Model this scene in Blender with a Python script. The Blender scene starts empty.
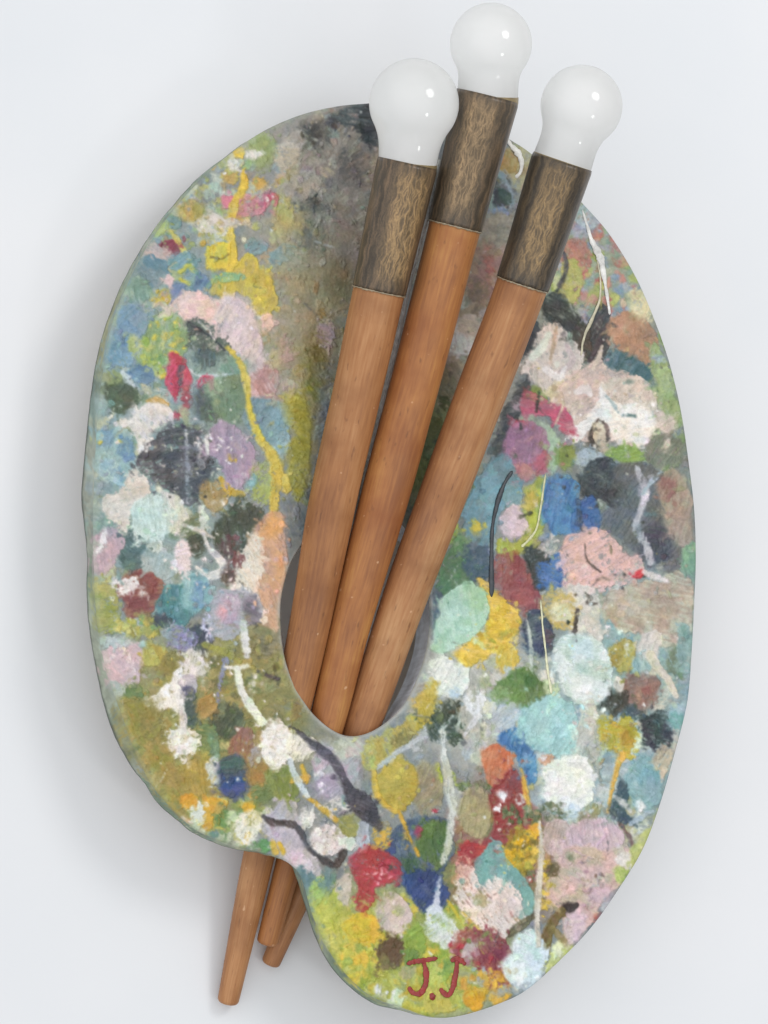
import bpy, math, random
import numpy as np
from mathutils import Vector
from mathutils.geometry import tessellate_polygon

S = 0.001                    # one unit of the layout = 1 mm
D = 3500.0                   # camera distance in layout units
ZF, ZB = 108.0, 70.0        # front and back plane of the palette above the backdrop
EDGE_R = 1.7                 # rounding of the palette's front edge
K = 1.3                      # paint samples per layout unit
rng = np.random.default_rng(7)
random.seed(7)

PAINT = r'''
# soft ground colours
E #8f9691 384,560,420,520 s=5 h=0
E #9d988e 340,190,90,100 s=30 h=0
E #a39c8c 300,320,70,100 s=25 h=0
E #8ea2a2 150,420,80,200 s=25 h=0
E #a09558 160,760,90,110 s=25 h=0
E #8f8b56 255,690,60,90 s=20 h=0
E #b4b6aa 480,700,70,70 s=20 h=0
E #93aba9 640,690,90,120 s=20 h=0
E #9ba48d 600,260,80,80 s=20 h=0
E #a8b04f 390,960,110,70 s=20 h=0
E #96705f 500,850,60,60 s=20 h=0
E #a5b9bb 590,770,60,60 s=20 h=0
E #7d8a84 640,480,70,70 s=20 h=0
E #a69a84 470,330,50,110 s=15 h=0
E #8a9468 435,450,40,70 s=15 h=0
F #8fa2a8,#b3b56b,#c2a257,#b8c0b0,#9aa56a,#c7b8b0,#a5b0a5,#8ea36f 210,180,75,70 150 6
F #8fa2a8,#7f9ca0,#9cae86,#a5a5a0,#7c97a6,#b3b388 140,290,50,90 140 6
F #a09a8f,#b3ac9f,#8d8983,#a89d8d,#9a9f9a,#aea79b 340,190,55,95 160 8
F #a39a80,#aca286,#968f78,#9fa387,#a89a78,#a0976f 300,310,45,90 120 7
F #8fa3a0,#a9b5ac,#7d9a94,#b7b99a,#9fb0b3,#86977a 140,500,60,150 220 7
F #a09a50,#b39c4c,#8f8f52,#a88f48,#9a9a62,#b7ae72,#7f8450 180,760,90,95 260 7
F #8f8b56,#7d7a50,#a3a05a,#98905f,#6f7550,#a69a60 255,690,50,80 150 7
F #9aa0b5,#a8b86a,#c07a72,#8fa58f,#b5c06a,#a9b0b5,#b98a80,#8c9fb0 610,260,60,65 230 5.5
F #8fb0ad,#a9bdb9,#7d9c98,#b3b7ac,#9aa9a0,#86a3ac 645,680,70,120 220 7
F #b4b6aa,#c0c4b6,#a6aa9c,#b9c2c6,#a9b08f,#c9c9bd 490,690,70,70 140 7
F #a8b04f,#bfc257,#98a84c,#c9b848,#8fa050,#b5ba72,#cdb33f,#a0a878 390,960,110,60 300 6.5
F #96705f,#a05a50,#8a7a50,#b39060,#7d8458,#a07a72 500,860,55,70 140 7
F #a5b9bb,#b9c6c6,#94a9ad,#c3cbc4,#a9b3a3 590,770,60,60 120 8
F #7d8a84,#8f9a90,#6f7a70,#9aa58f,#8a9aa0 650,470,55,60 110 8
F #8fa58f,#b0b58f,#9cb0b0,#c0c8c0,#a6a680 620,850,60,60 100 7
F #a69a84,#b9aea4,#8f8a78,#a58a80,#b8b0a8 470,300,45,120 140 8
F #b0a594,#a0a596,#b89a90,#9aa9ac 500,200,40,60 80 6
F #c5ba6a,#8f9a56,#b9c6a0,#7d9a6a,#d0b84a,#d5d2c0 225,825,50,25 110 5
F #8aa06a,#9fb07a,#7f9468,#a5b58a 665,400,22,70 60 6
# upper left
B #4d5458 322,122 345,106 372,102 378,130 372,148 352,138 338,126 d=.6 s=4
B #56554f 303,128 322,120 330,148 316,152 d=.7 s=3
E #5e6262 350,165,14,20 d=.9 o=.6 s=4
E #c6c3b4 286,155,13,14 d=.6 s=2
E #c0bbab 322,150,9,12 d=.8 o=.6 s=3
E #bab4a4 307,183,15,13 d=.6
E #aaa496 350,140,10,11 d=.7 o=.8 s=3
E #555b5c 310,206,18,8 d=.9
E #66706d 309,235,14,22 d=1 o=.8 s=3
E #777f7c 330,215,8,26 d=1 o=.6 s=3
E #9fae70 262,150,15,19 d=.5 s=2
E #a6aa6a 228,158,11,7,-30
E #b7a669 283,214,10,18 d=.6 s=4
E #bcae72 298,222,8,12 d=.6 s=4 o=.7
E #c78c8e 247,204,24,10,-8 d=.6
E #ce5b70 270,198,7,5 d=.8
E #c4657a 261,204,6,4 d=.8
E #cd7f8e 228,202,8,7 d=.6
E #ccc9c0 211,224,18,12 d=.7
E #d8d6cc 253,154,8,5 d=.5
E #d6d3c8 233,165,6,6 d=.5
E #dfbf47 238,152,7,6
E #ddbc45 244,184,4,11
S #dfbe44 243,170,4 242,190,8 236,198,6 233,207,10 231,220,8
S #e0c24a 231,228,5 231,240,9 233,262,9
E #c9bfb4 232,222,14,4 d=.4
E #7e9fa3 257,248,12,8 d=.6
E #82a3a6 280,256,14,10 d=.7
E #9aa78c 300,262,16,14 d=.6 s=4
E #b09d70 300,285,14,10 d=.7 s=4 o=.8
E #b47a41 316,286,3,8 d=.6
E #b58149 320,312,4,7 d=.6
E #8d7f60 338,275,16,22 d=.5 s=6
E #e0c443 219,256,14,15 r=3.5
S #e1c54a 232,244,9 232,258,10 229,272,8
S #6f6138 211,257,1.5 221,259,2 228,255,1.5
B #d2c04e 238,256 252,256 268,272 277,298 264,322 250,300 236,290 228,302 214,292 214,276 228,274 r=4
E #8fae88 232,277,14,4 d=.4
E #7fa0ad 172,222,8,7
E #a3aa55 158,226,10,8 d=.5
E #b9a264 192,209,13,12 d=.4 s=2
E #8b4650 170,247,11,9 d=.5
E #b7aeaa 157,254,15,8,20 d=.5
S #d0c768 170,231,3 180,245,6 192,264,4
E #6b8d98 149,272,19,17 d=.5
E #7fa4ae 183,262,14,10 d=.5
E #7c9a86 138,290,13,14 d=.5
S #c8c24c 180,272,5 188,266,5 196,274,5 190,283,5 180,280,4
E #6887a6 201,283,10,9
E #7186a0 177,289,10,6 d=.5
E #dec3c0 168,281,7,6
E #8ca878 165,338,24,28 d=.5
E #9bb06a 150,360,14,16 d=.6
E #789ab2 133,322,15,20 d=.4
E #6a8db0 121,340,9,14 d=.6
E #83a3b4 120,355,14,12 d=.6
E #7393aa 141,375,13,11 d=.5
E #a4b87a 133,346,8,10 d=.7
F #ccc04f,#a9ba60,#b7c07a,#7da06a,#d3c25a 162,345,22,32 50 3
E #d2b442 165,298,7,7
E #dcc6c0 226,326,34,30 s=4 r=4 d=.4
B #dfc6be 170,306 188,292 205,297 215,305 232,298 250,310 255,332 240,350 222,344 204,326 186,322 r=2.5
E #e7c2bb 199,310,13,14 r=2 s=3
B #ccbbbd 222,304 240,298 256,318 262,345 277,386 264,402 250,390 245,372 230,350 216,330 r=2 s=3
E #d5c5c3 238,330,12,18 s=4 r=2 o=.7
E #e4b7ae 267,323,6,8
B #b48f8a 249,374 276,370 277,388 268,402 254,396 d=.5 s=2
S #cbbda6 153,306,5 160,304,6 168,312,7 160,316,5
B #586462 184,324 200,318 220,335 229,350 215,362 196,352 187,340 d=.7 r=4
S #3c4244 188,322,2 199,330,2.5 212,338,2 224,350,2
S #d5cfcb 198,322,2 208,330,3 214,340,2
E #8ba297 224,368,28,13 d=.4 s=3
E #5d6b68 205,358,12,10 d=.6 s=2
S #c9d6d6 180,364,2 190,370,3 200,376,3 232,374,2
B #c34a5b 172,352 181,360 179,386 176,402 167,388 165,376 r=2
B #cd5868 184,364 194,380 186,387 182,376 r=2
E #cb596b 205,383,8,9 d=.8
E #6a595f 180,376,4,14 d=.4
B #5a6754 100,385 120,378 138,390 140,402 122,412 108,404 d=.6
E #8f9a72 110,378,12,8 d=.6
S #c7d0cf 122,372,4 128,380,7 134,386,4
E #9a9286 330,232,24,34 s=14 d=.4 o=.5 h=.2
E #a59a76 314,285,22,30 s=14 d=.4 o=.6 h=.2
E #b0a67e 300,330,16,30 s=12 d=.4 o=.55 h=.2
E #aa9f4e 308,410,14,60 s=9 d=.5 o=.6 h=.3
E #857f76 352,215,12,50 s=12 d=.4 o=.4 h=.2
# left middle
B #dad4c9 114,420 130,417 142,402 160,399 172,409 172,421 160,431 150,441 146,457 137,456 135,441 129,431 118,431 r=3.5 d=.4
S #d9a85a 147,401,3 158,400,5 168,404,3
B #80a3b3 99,428 125,431 136,446 133,475 125,485 105,481 96,466 d=.5
E #9fbcc0 108,470,10,12 d=.8
E #6c93b0 126,450,7,10 d=.6
S #d3c950 99,443,3 101,442,3
S #d3c950 119,441,3 121,442,3
B #50565a 148,441 164,427 180,424 196,425 216,440 216,470 211,486 200,496 191,503 178,501 165,491 154,481 143,471 134,461 r=5 d=.7
E #62696b 190,465,10,26 s=5 o=.7
S #a5abad 186,430,2 187,470,4 187,503,2 d=.8
S #8f9598 156,480,3 158,498,4 d=.9
E #a3535f 186,398,5,12 d=.5
E #b24f60 177,415,4,5 d=.5
E #5c6870 206,404,12,20 d=.5 s=2
E #788f70 228,400,19,24 d=.4 s=3
E #8fa98a 214,388,10,8 d=.7
B #a894a4 211,426 225,420 240,430 253,452 251,476 238,488 225,481 215,461 204,456 206,440 r=2.5 d=.3
F #e0dce0,#d6d0d6,#ece8ea 211,443,16,8 26 1.6
E #e0c048 232,459,4,2.5,30
E #aa8f58 214,497,14,16 d=.4
S #dcbb44 221,479,5 229,491,8 242,494,6
E #a6ae60 262,485,13,20 d=.7
E #7fadb2 253,482,5,7
E #799aa2 262,417,17,22 d=.5
E #9db8bc 277,440,13,22 d=.5
E #88a6ac 283,418,12,16 d=.6
B #b4ac44 284,392 300,384 311,420 309,470 301,497 287,484 290,430 d=.5 s=3
E #92884a 317,378,11,26 d=.5 s=4
E #857a44 317,350,8,16 d=.5 s=4
E #a99fa6 326,334,9,13 d=.8
E #b0b69e 291,386,9,9 d=.5 s=2
E #a98a7f 286,352,6,14 d=.8 o=.7
E #7d8890 327,425,9,50 d=.3 s=5
S #d1bd4e 227,348,5 239,362,7 244,376,7 248,386,6 249,409,7 255,430,7 270,453,11 279,470,10 287,490,8 r=2.5
S #dcc244 247,396,4 252,418,5 262,440,4
S #d1ba50 272,455,9 276,480,11 274,500,10 273,528,9 d=.6
B #d6d0c4 99,500 118,490 130,475 145,474 151,490 141,501 131,516 125,532 111,521 r=3.5 d=.4
B #b9cdc4 132,506 145,495 160,497 175,505 181,520 170,533 150,541 137,536 131,521 r=2.5 d=.3
B #d8d4ca 157,489 176,496 188,512 185,526 172,531 178,515 167,503 r=2
B #4e574a 221,516 240,499 263,512 256,530 246,546 240,562 224,556 212,540 214,525 r=4 d=.6
E #684f4a 229,546,10,12 d=.6 s=2
E #7b8562 194,530,11,16 d=.6
E #4b5748 196,545,11,14 d=.7
S #d0d1c9 201,508,7 203,520,9 202,530,6 d=.6
S #e0dfd4 183,525,3 197,530,4 214,538,2
S #dfdbd1 203,534,4 209,548,5 220,560,8 223,570,9 209,576,8 196,567,4
E #5c7573 131,552,15,20 d=.6
S #d0d9d4 134,532,3 138,545,4 d=.6
B #b5a3ac 87,542 110,527 122,540 117,560 105,576 91,573 d=.4
S #e4e0de 106,523,3 103,540,6 98,552,3 d=.7
E #a9bab7 160,565,19,17 d=.5
E #c6d0c6 155,548,10,6 d=.6
E #decec9 184,558,9,20 d=.5
B #d2a680 249,540 262,518 282,513 287,560 284,600 276,632 262,622 254,590 r=3 s=2 d=.4
E #dba562 272,526,10,12 d=.5 s=2
E #dba274 280,566,6,12 s=3
B #e0d2bd 233,577 244,546 257,533 263,555 259,590 266,620 259,627 250,602 240,592 231,586 r=3 d=.5
E #7f5450 236,561,7,9 d=.5
E #65534c 230,577,7,9 d=.5
B #8c5451 121,579 140,569 155,575 163,590 156,606 141,617 128,616 125,601 117,590 r=3
E #9a625c 145,585,12,9 s=3 o=.6
B #e3dad6 110,586 130,577 139,585 128,596 114,593 d=.6
E #e3dcd8 144,594,4,3
E #a6a866 104,607,16,26 d=.6
E #b4aa5c 100,585,10,8 d=.5
F #b9b04f,#9aa860,#7d9f6a,#c5bb60,#8d8f55 140,626,26,10 36 4
E #5b8b8f 178,605,20,22 d=.4
E #82adb1 196,592,15,19 d=.3
E #648fb4 197,593,7,13 s=2 d=.5
E #a9cbc8 188,586,4,14 d=.6 s=2
E #4d5962 160,620,11,7 d=.5
E #53565e 200,638,13,16 d=.5
E #8d8bb1 183,638,14,12 d=.8
F #b5b5d2,#a09fc4,#8584ab 184,640,12,10 26 2
B #a4b1b7 208,602 225,590 245,589 259,600 261,620 246,627 230,641 214,636 206,620 r=3 d=.5
E #b59fae 229,610,10,16 s=3 d=.5
E #716f79 251,610,9,15 s=2 d=.5
E #d79aaa 222,612,4,6 s=2
F #d3d3e0,#bfc0d6,#e2e0e6 207,626,5,14 20 1.8
B #ceb9bc 99,656 110,645 130,641 143,649 142,670 134,686 115,687 106,676 102,666 r=2.5 d=.3
E #b4c2c1 113,642,16,6 d=.5
F #dccbcb,#c2acb0,#d8c4c4 122,660,15,16 24 2.5
E #b9a750 155,655,13,12 d=.4
E #8b8350 172,663,10,12 d=.5
E #6f8a5a 133,692,12,8 d=.6
E #b9bfae 115,690,10,10 d=.7
B #dcd6d0 179,661 190,651 203,655 210,668 201,679 188,676 179,671 r=3.5 d=.5 h=1.2
B #c5bcbc 170,690 180,676 196,680 192,700 178,708 r=3 d=.4
B #e4e0d6 164,692 170,677 181,669 179,686 170,694 h=1.3
B #e5e1d6 141,712 149,696 165,688 178,684 184,694 188,706 175,712 166,708 150,719 r=4 h=1.4
E #5b587f 188,690,6,5 d=.6
E #56665f 190,712,8,17 d=.5
S #dcdcd8 243,624,7 245,640,9 247,656,7 d=.5 h=1
S #dad9ce 225,667,3 236,668,5 247,666,4 h=1
S #e0e0d6 237,668,6 241,690,8 250,706,9 262,722,9 h=1.3
S #9299b1 226,660,8 222,672,5 218,695,3 216,730,4 d=.7
S #a3a04e 204,645,5 224,652,7 240,662,3
E #7d775a 270,645,14,14 d=.5 s=3
S #595154 257,671,3 266,675,5 278,679,3
# lower left
B #aa934e 126,702 150,710 165,740 180,770 202,790 196,812 170,796 150,762 132,732 d=.5 s=3
E #93894a 150,720,12,20 d=.6 s=3
E #b59a4a 200,775,18,22 d=.5 s=3
E #58634d 226,720,19,20 d=.6
E #6f8758 205,735,10,16 d=.6
E #b08f4e 206,706,10,12 d=.4
B #a1766b 227,750 240,728 253,735 251,756 235,767 d=.5
E #a8a49e 254,756,8,12 d=.5
E #6c8a6e 213,746,6,13 d=.5
S #e2dfd3 182,708,5 183,720,7 183,732,6 h=1.2
B #e3dfd3 166,732 177,725 189,730 199,742 191,752 184,762 175,753 167,745 r=6 d=.6 h=1.4
F #eeeae0,#d9d3c4,#e8e4d8,#cfc8b8 183,744,14,14 40 2.6 h=1
B #d0c9c1 206,763 218,756 222,770 224,781 212,783 207,772 d=.4
E #405373 234,775,16,21 d=.3
E #4f6465 231,765,13,10 d=.5 s=2
E #34598f 234,786,14,9 d=.4 s=2
E #a98a4c 257,778,10,22 d=.5 s=3
E #8f9a56 282,785,20,18 d=.4
E #7d8b50 262,795,12,10 d=.6
E #e3dfd3 274,745,17,24 r=3.5 d=.4 h=1.5
F #efece2,#d8d2c4,#e8e4d8,#dcd8cc 274,745,15,22 60 3 h=.8
B #e0dacc 288,735 305,734 316,745 306,758 291,759 r=3 d=.5 h=1.2
E #dda93a 187,803,9,8 d=.6
B #dcae3b 204,797 226,799 229,806 213,813 210,832 202,826 r=3 d=.4
E #e8ba35 250,808,7,5
E #d8b04a 246,840,4,8 d=.6
E #d4d7c6 197,814,8,13 d=.6
B #dedfd3 236,821 250,812 263,815 261,830 250,846 239,841 d=.6 r=4
E #6c9052 222,815,6,10 d=.6
E #6f9a5c 264,846,9,6 d=.4
E #6f8a8f 215,833,5,5 d=.7
B #bfb8be 262,818 275,808 285,799 296,805 301,825 311,850 322,866 316,888 300,874 285,863 274,846 261,831 r=2 d=.3
E #cfc4c6 300,862,16,8,30 d=.7
S #ddba38 272,842,5 275,852,6
S #ddba38 279,843,4 283,852,5
E #b6a9b4 335,768,26,28 r=3 d=.4 s=2
E #a89bab 330,785,16,12 d=.5 s=3
E #beb8b2 352,748,20,10 d=.4 s=2
F #dcd6da,#e6e2e4 322,778,5,14 16 1.8
S #cfd9db 289,760,5 296,778,7 307,796,6 h=1
S #e1b736 302,766,4 305,776,5 307,783,3
S #e1b03a 306,796,5 320,807,5 336,820,6
E #ddd6ca 307,816,9,9 d=.6
B #dad1ca 313,832 326,822 340,826 346,840 338,856 322,857 312,846 r=5 d=.6 h=1.3
F #efe8e2,#cbbdb6,#e4dcd4,#d6cbc8 328,840,16,16 60 2.5 h=.8
E #ded6ce 348,845,11,8 d=.5 h=1
E #d8d4cd 338,805,15,6 d=.7
E #a2a05a 350,826,11,12 d=.4
# bottom, left of neck
B #66878a 295,870 311,872 316,906 306,910 d=.3
B #b0b84e 309,890 330,878 346,905 362,930 378,962 360,980 334,948 316,915 d=.5
E #c4c656 324,912,10,16 d=.6 s=2
E #a5c070 318,888,8,12 d=.6
E #c4b7a1 344,888,8,20 d=.3
E #6f8f8a 328,878,8,14 d=.5
B #ddb63e 345,926 358,911 373,915 382,930 371,946 355,944 347,938 r=3
F #c9c24d,#e0bb40,#a3b24d,#b9ba60,#d8c04a 360,960,24,22 60 5
E #d9dcd2 394,1000,7,11,20 d=.5
E #cfd6d0 378,990,5,7 d=.6
# centre bottom
B #b7ab5a 362,752 385,731 410,716 425,700 432,680 438,700 427,724 402,747 380,767 364,767 d=.5
E #95885a 402,737,12,7,-35 d=.6
E #d3b34e 420,700,6,12,30 d=.6
E #a39d79 426,787,17,26 d=.4 s=2
E #bcae4b 397,782,22,27 r=2 d=.15
E #c3b556 393,776,13,16 s=5 o=.6
S #ddb640 374,772,4 376,792,6 386,806,5 396,812,5
S #bac8cc 377,768,4 395,754,6 426,735,6 d=.5
E #b6c3ca 362,838,8,15 d=.4
B #4f6175 384,842 405,822 430,815 450,822 452,850 441,880 430,900 404,890 394,862 d=.5
E #5b7747 434,842,17,24 d=.5
E #6c8a50 425,830,8,10 d=.7
E #4a5a86 386,848,12,10 d=.7
B #3e5689 404,872 430,868 449,890 446,906 428,912 411,901 d=.5
E #5a7350 410,862,9,9 d=.6
E #b64a5c 435,812,4,3
E #b64a5c 419,831,3,5
B #bf4452 353,856 365,847 380,848 395,860 401,876 386,886 372,895 366,909 357,906 357,886 353,870 r=3.5 d=.5
F #d8838a,#e0a0a5,#c9606c 376,874,14,10 24 2
B #cbbcb2 377,906 390,892 405,900 414,915 406,932 390,936 379,923 r=2 d=.2
E #695842 391,953,15,18 d=.4
E #7d7a4a 384,962,6,9 d=.6
E #8fae4a 415,940,10,20 d=.5
E #6f8f4a 410,958,8,8 d=.6
B #d5dad4 424,912 435,902 441,912 455,924 461,940 446,949 430,939 r=4 d=.6
S #d6c247 447,900,2 455,912,3 463,925,2
B #4b5947 418,726 426,712 436,706 446,697 455,708 463,718 461,742 451,746 444,734 432,742 427,730 r=7 d=.6
F #4b5947,#3d4a3c,#5f6e58 440,722,26,26 24 4
S #cdd2d0 452,716,2 446,724,4 440,732,3
E #b4b5a8 470,722,14,24 d=.6
E #d8dad5 475,702,9,13,15 d=.5
S #d5d7d2 479,716,6 470,727,5 465,735,3
S #d3d6cb 443,733,5 445,760,7 449,785,9 452,812,9 450,832,8 443,862,7 r=2 d=.5 h=1.3
E #c6c8ba 455,800,6,20 d=.5 o=.6
S #b5c648 437,765,4 441,780,4 d=.6
S #b5c648 452,772,3 456,785,3 d=.6
E #a29a77 476,812,17,28 r=1.5 d=.15 h=.9
F #66774c,#566a45,#7c8a5a 476,785,17,6 26 2.2
E #a67a68 470,840,8,4 o=.6
B #c9744e 483,750 495,743 508,748 512,765 510,786 500,792 490,786 484,770 r=2
E #d78a60 493,758,8,9 s=4 o=.7
B #4c7ba9 497,739 510,727 526,735 537,756 536,780 528,786 520,768 510,750 r=2 d=.4
B #9b4949 489,792 515,770 526,790 526,815 537,822 520,837 505,847 490,856 475,862 459,862 465,846 489,836 495,815 r=3 d=.4
E #b43f40 472,852,16,10 d=.4
E #7f5a66 514,785,8,12 d=.6 o=.7
E #eeeeee 496,808,5,5 h=1.2
E #f0f0f0 503,796,5,6 h=1.2
E #c9c4c0 520,800,5,6 d=.8
S #e2b547 521,768,3 525,790,5 530,814,3.5
E #b2983a 521,850,17,23 d=.7
F #dfb32c,#8d8a38,#c59a30,#7a7030,#a8a440,#e3c04a 521,850,16,22 60 3.6
E #e2b534 535,828,5,12 d=.4
F #5f7a4c,#7d8a60,#4f6a48,#98a080 520,815,20,8 30 2.6
B #7eb0a6 476,862 488,842 500,843 505,860 520,875 531,890 535,905 526,927 515,907 505,892 490,887 476,887 r=2 d=.3
E #6f98a0 512,880,12,8,40 s=3 o=.6
B #dfd2c7 456,882 470,868 481,885 495,877 511,885 521,905 526,920 511,931 500,939 485,931 469,921 457,906 r=4 d=.6 h=1.1
E #b7a87d 480,900,8,7 d=.6
E #cbbdb8 505,905,12,14 s=5 o=.6
E #d69b97 464,868,7,12 d=.8
S #d8c060 462,912,3 474,926,3 484,934,2
B #8b424f 449,942 465,930 490,929 504,940 512,960 506,992 490,987 474,967 454,957 r=4 d=.6
E #b7adaa 468,952,8,13,20 d=.5
F #8b424f,#a05a60,#c9a0a0,#7f8a50,#b03a45 470,945,28,20 36 3
E #a6b3b8 482,975,6,10 d=.5
E #e1ac2e 475,1001,10,11,20 r=2
E #e1b037 498,997,8,7 d=.4
E #cfa040 463,984,5,8 d=.5
F #dfae35,#c0983c,#d8b850 490,985,30,14 40 3.5
E #b2ba52 440,1000,20,14 d=.5
E #b9c66a 436,975,9,12 d=.5
E #7fa04c 447,968,6,10 d=.5
B #9fc8c5 515,726 521,701 539,691 560,694 575,709 580,735 574,752 546,754 529,749 r=1.6 d=.15 h=.8
E #aed0cc 540,715,18,14 s=8 o=.5
B #dee4df 541,780 548,762 565,754 583,757 594,772 594,795 585,808 570,816 553,806 542,797 r=3 d=.3 h=1
E #e9e4dc 566,785,12,10 s=4 o=.7
E #c2d2dc 570,814,11,9 d=.5 s=2
E #c9a080 546,760,8,5,-20 d=.7
F #8a8f6f,#6a7a5a,#a5a58a,#5d6a50 548,812,22,10 46 2.4
B #938e6e 577,820 586,808 598,803 600,812 590,820 580,826 d=.7
S #d6d3c5 539,822,4 541,850,5 539,880,7 537,915,6 538,946,4 d=.4 h=1.2
E #cdb8b7 557,838,15,18 r=2 d=.2 h=.9
E #ccb5ba 596,838,29,20 r=2 d=.2 h=.9
B #d3b6ad 544,887 555,860 570,846 600,850 626,846 630,868 616,890 601,907 586,931 571,947 562,932 556,907 545,905 r=3 d=.4 h=.9
E #cfb8c1 574,925,11,17 r=2 s=2
E #cbb2bb 600,895,14,12 s=4 o=.8
S #6b5244 618,822,4 628,835,4 632,846,3 d=.6
E #8d8a6a 571,858,4,5 d=.7
F #7d6a5a,#a08a90,#9a8a70 590,880,26,20 16 1.8
E #4a3f37 569,907,9,6,-15 r=2
S #7b6b36 562,910,7 551,925,10 545,945,12 548,952,5 d=.3
S #8a7c44 552,928,5 562,940,8 568,952,4
S #645e49 509,934,8 521,925,9 533,915,6 d=.4
E #695a36 552,869,7,8 d=.6
F #d8b93c,#b8a840,#e0c04a 545,890,6,28 26 2.6
B #d2dfe3 502,967 511,956 515,938 530,927 546,945 546,966 541,981 526,990 509,984 r=2.5 d=.3 h=1
E #e0e6e4 515,968,10,12 s=4 o=.7
E #94a8ac 512,990,16,5,-15 d=.6
B #c4cf79 538,988 548,962 556,944 578,949 564,966 546,984 r=3 d=.4
E #dce3c0 558,950,6,8 d=.6
# upper right between and beside ferrules
E #a59b7a 522,165,16,25 d=.5 s=3
E #b68d5c 508,163,10,11 d=.5
E #8f9fa5 497,193,16,22 d=.5
E #52575b 501,196,10,12 d=.6
E #5a6065 494,183,8,5 d=.6
E #8a9cb2 499,211,10,6 d=.5
E #a7a493 496,230,15,18 d=.4
E #a1837d 487,275,18,28 d=.5 s=3
E #b06b6c 489,262,4,14 d=.6 s=2
E #8f7a6a 478,290,12,12 d=.6
E #c6baaf 470,330,13,18 d=.5
E #d1cbc8 462,345,14,10 d=.6
E #8a8467 448,386,16,24 d=.4
E #586045 444,402,6,8 d=.7
E #6f7b52 434,440,12,24 d=.5
E #bc8b73 576,256,15,17 d=.5
E #a5b0b8 590,218,14,12 d=.6
B #b3b965 563,262 576,260 581,280 574,303 564,296 d=.4
E #c9d0a0 556,280,5,9 d=.6
B #444847 543,299 558,290 574,308 580,330 566,333 550,322 542,313 r=3 d=.4
S #4a4d4c 563,252,3 566,268,4 560,286,6
B #4a4f4e 584,334 600,304 609,314 609,346 601,362 590,367 584,352 r=3 d=.5
B #54554c 570,330 584,322 590,345 582,360 573,345 d=.6
B #b89071 608,322 625,308 648,324 658,345 651,367 635,361 615,348 609,336 d=.4
E #c79a80 620,328,8,10 s=3
E #d7caa6 641,306,9,18,-25 d=.6
B #98ab72 651,342 665,358 676,400 680,424 662,414 652,382 d=.5
E #b5c88a 662,380,7,14 d=.6
E #9aa6b8 658,358,8,5 d=.7
B #4d7278 604,360 619,350 640,360 652,379 640,382 615,373 r=2.5 d=.4
E #42484c 528,342,11,20,30 d=.5
B #485055 517,392 528,374 530,400 516,421 511,452 497,460 494,440 504,410 d=.4
E #8f9b4e 538,394,8,11 d=.5
B #d9cdc0 518,372 529,351 541,324 556,325 571,340 582,356 576,376 561,386 549,394 538,386 527,376 r=4 d=.5 h=1.3
S #e6dfdc 531,358,6 541,348,8 548,334,5 h=1
S #c2a98a 556,328,3 553,345,5 549,362,4
S #b9aeb0 566,345,4 572,362,6 560,372,5
S #ece4dc 545,370,8 558,378,7 565,368,5 h=1
B #cbb9a2 547,392 562,380 575,395 568,412 554,408 r=2.5 d=.4
B #d4c6b6 561,387 575,371 598,361 610,369 640,378 653,390 660,410 673,415 677,425 668,434 655,430 649,441 630,447 600,441 580,441 569,416 564,400 r=3.5 d=.4 h=1.1
S #d6c8b4 592,370,4 598,358,6 602,346,3
B #e8e5de 569,427 590,417 602,384 612,405 630,401 650,410 656,430 640,446 611,441 592,432 574,446 568,436 r=3 d=.4 h=1.5
B #d2c1ae 612,378 640,382 655,400 654,412 632,400 616,400 604,386 r=2.5 d=.4 h=1.2
S #eeebe6 576,392,6 586,389,9 590,396,4 h=1
S #5c7f7d 622,415,2.5 634,416,4
S #8fa5a2 605,396,2 612,404,3 618,413,2
E #7d8a8a 629,382,4,2.5
B #cd6279 519,401 530,392 545,400 560,405 570,419 578,436 565,434 555,426 540,416 530,416 521,411 r=2.5 d=.4
S #3f4638 539,392,1.5 537,402,2 536,412,1.5
S #d6d2b8 563,402,2 560,412,2 555,425,1.5
E #b8a0a8 517,405,5,7 d=.7
B #a7c0a2 520,420 535,416 552,428 560,445 558,466 550,475 546,455 536,438 r=2.5 d=.4
E #8b9b50 567,455,10,15 d=.6
E #c2515f 517,424,7,5 d=.5
E #a07a8c 526,447,22,26 r=2 d=.25
E #8f7590 525,440,10,12 s=6 o=.6
E #b66a78 542,464,8,13 d=.7
E #b68189 522,474,13,9 d=.5
E #c4b69c 598,436,9,13 d=.3
S #4e473e 590,438,4 591,428,3 598,420,3 606,428,3 607,440,4 d=.5
S #453f38 590,438,5 594,448,8 601,450,6 d=.3
B #8eae5a 605,452 620,445 640,450 646,458 630,465 612,462 d=.5
E #7f856f 664,452,24,17 d=.6
E #c9c1ab 666,446,4,6
E #c9c1ab 603,449,4,4
E #a9bccb 587,457,13,10 d=.5
B #45494c 576,482 588,463 604,457 616,465 626,478 624,500 613,511 600,501 585,499 r=3 d=.4
B #6b747a 613,472 640,463 662,478 669,520 683,558 672,573 650,562 634,552 614,536 602,526 604,510 620,505 d=.4 s=2
E #525a61 655,545,16,20 d=.5 s=3
S #b6bec4 636,468,5 645,490,7 641,510,7 636,528,9 645,545,8 650,562,8 d=.6
S #aac1ca 645,490,3 653,480,6 661,472,4
B #a89687 658,482 675,469 689,485 694,520 693,547 680,547 669,531 664,510 d=.3
E #9a6a62 668,488,8,12 d=.5 s=2
E #7da58a 691,560,9,20 d=.4
B #79a6b4 478,472 505,455 521,490 500,515 490,547 468,542 462,520 469,490 d=.4
E #8bb2bb 490,490,12,20 d=.5 o=.7
E #86a9ad 511,498,10,14 d=.5
B #a8b04d 524,492 543,478 546,510 541,537 520,556 499,556 494,540 515,539 527,520 d=.4
E #c0b256 531,500,7,10 d=.6
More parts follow.
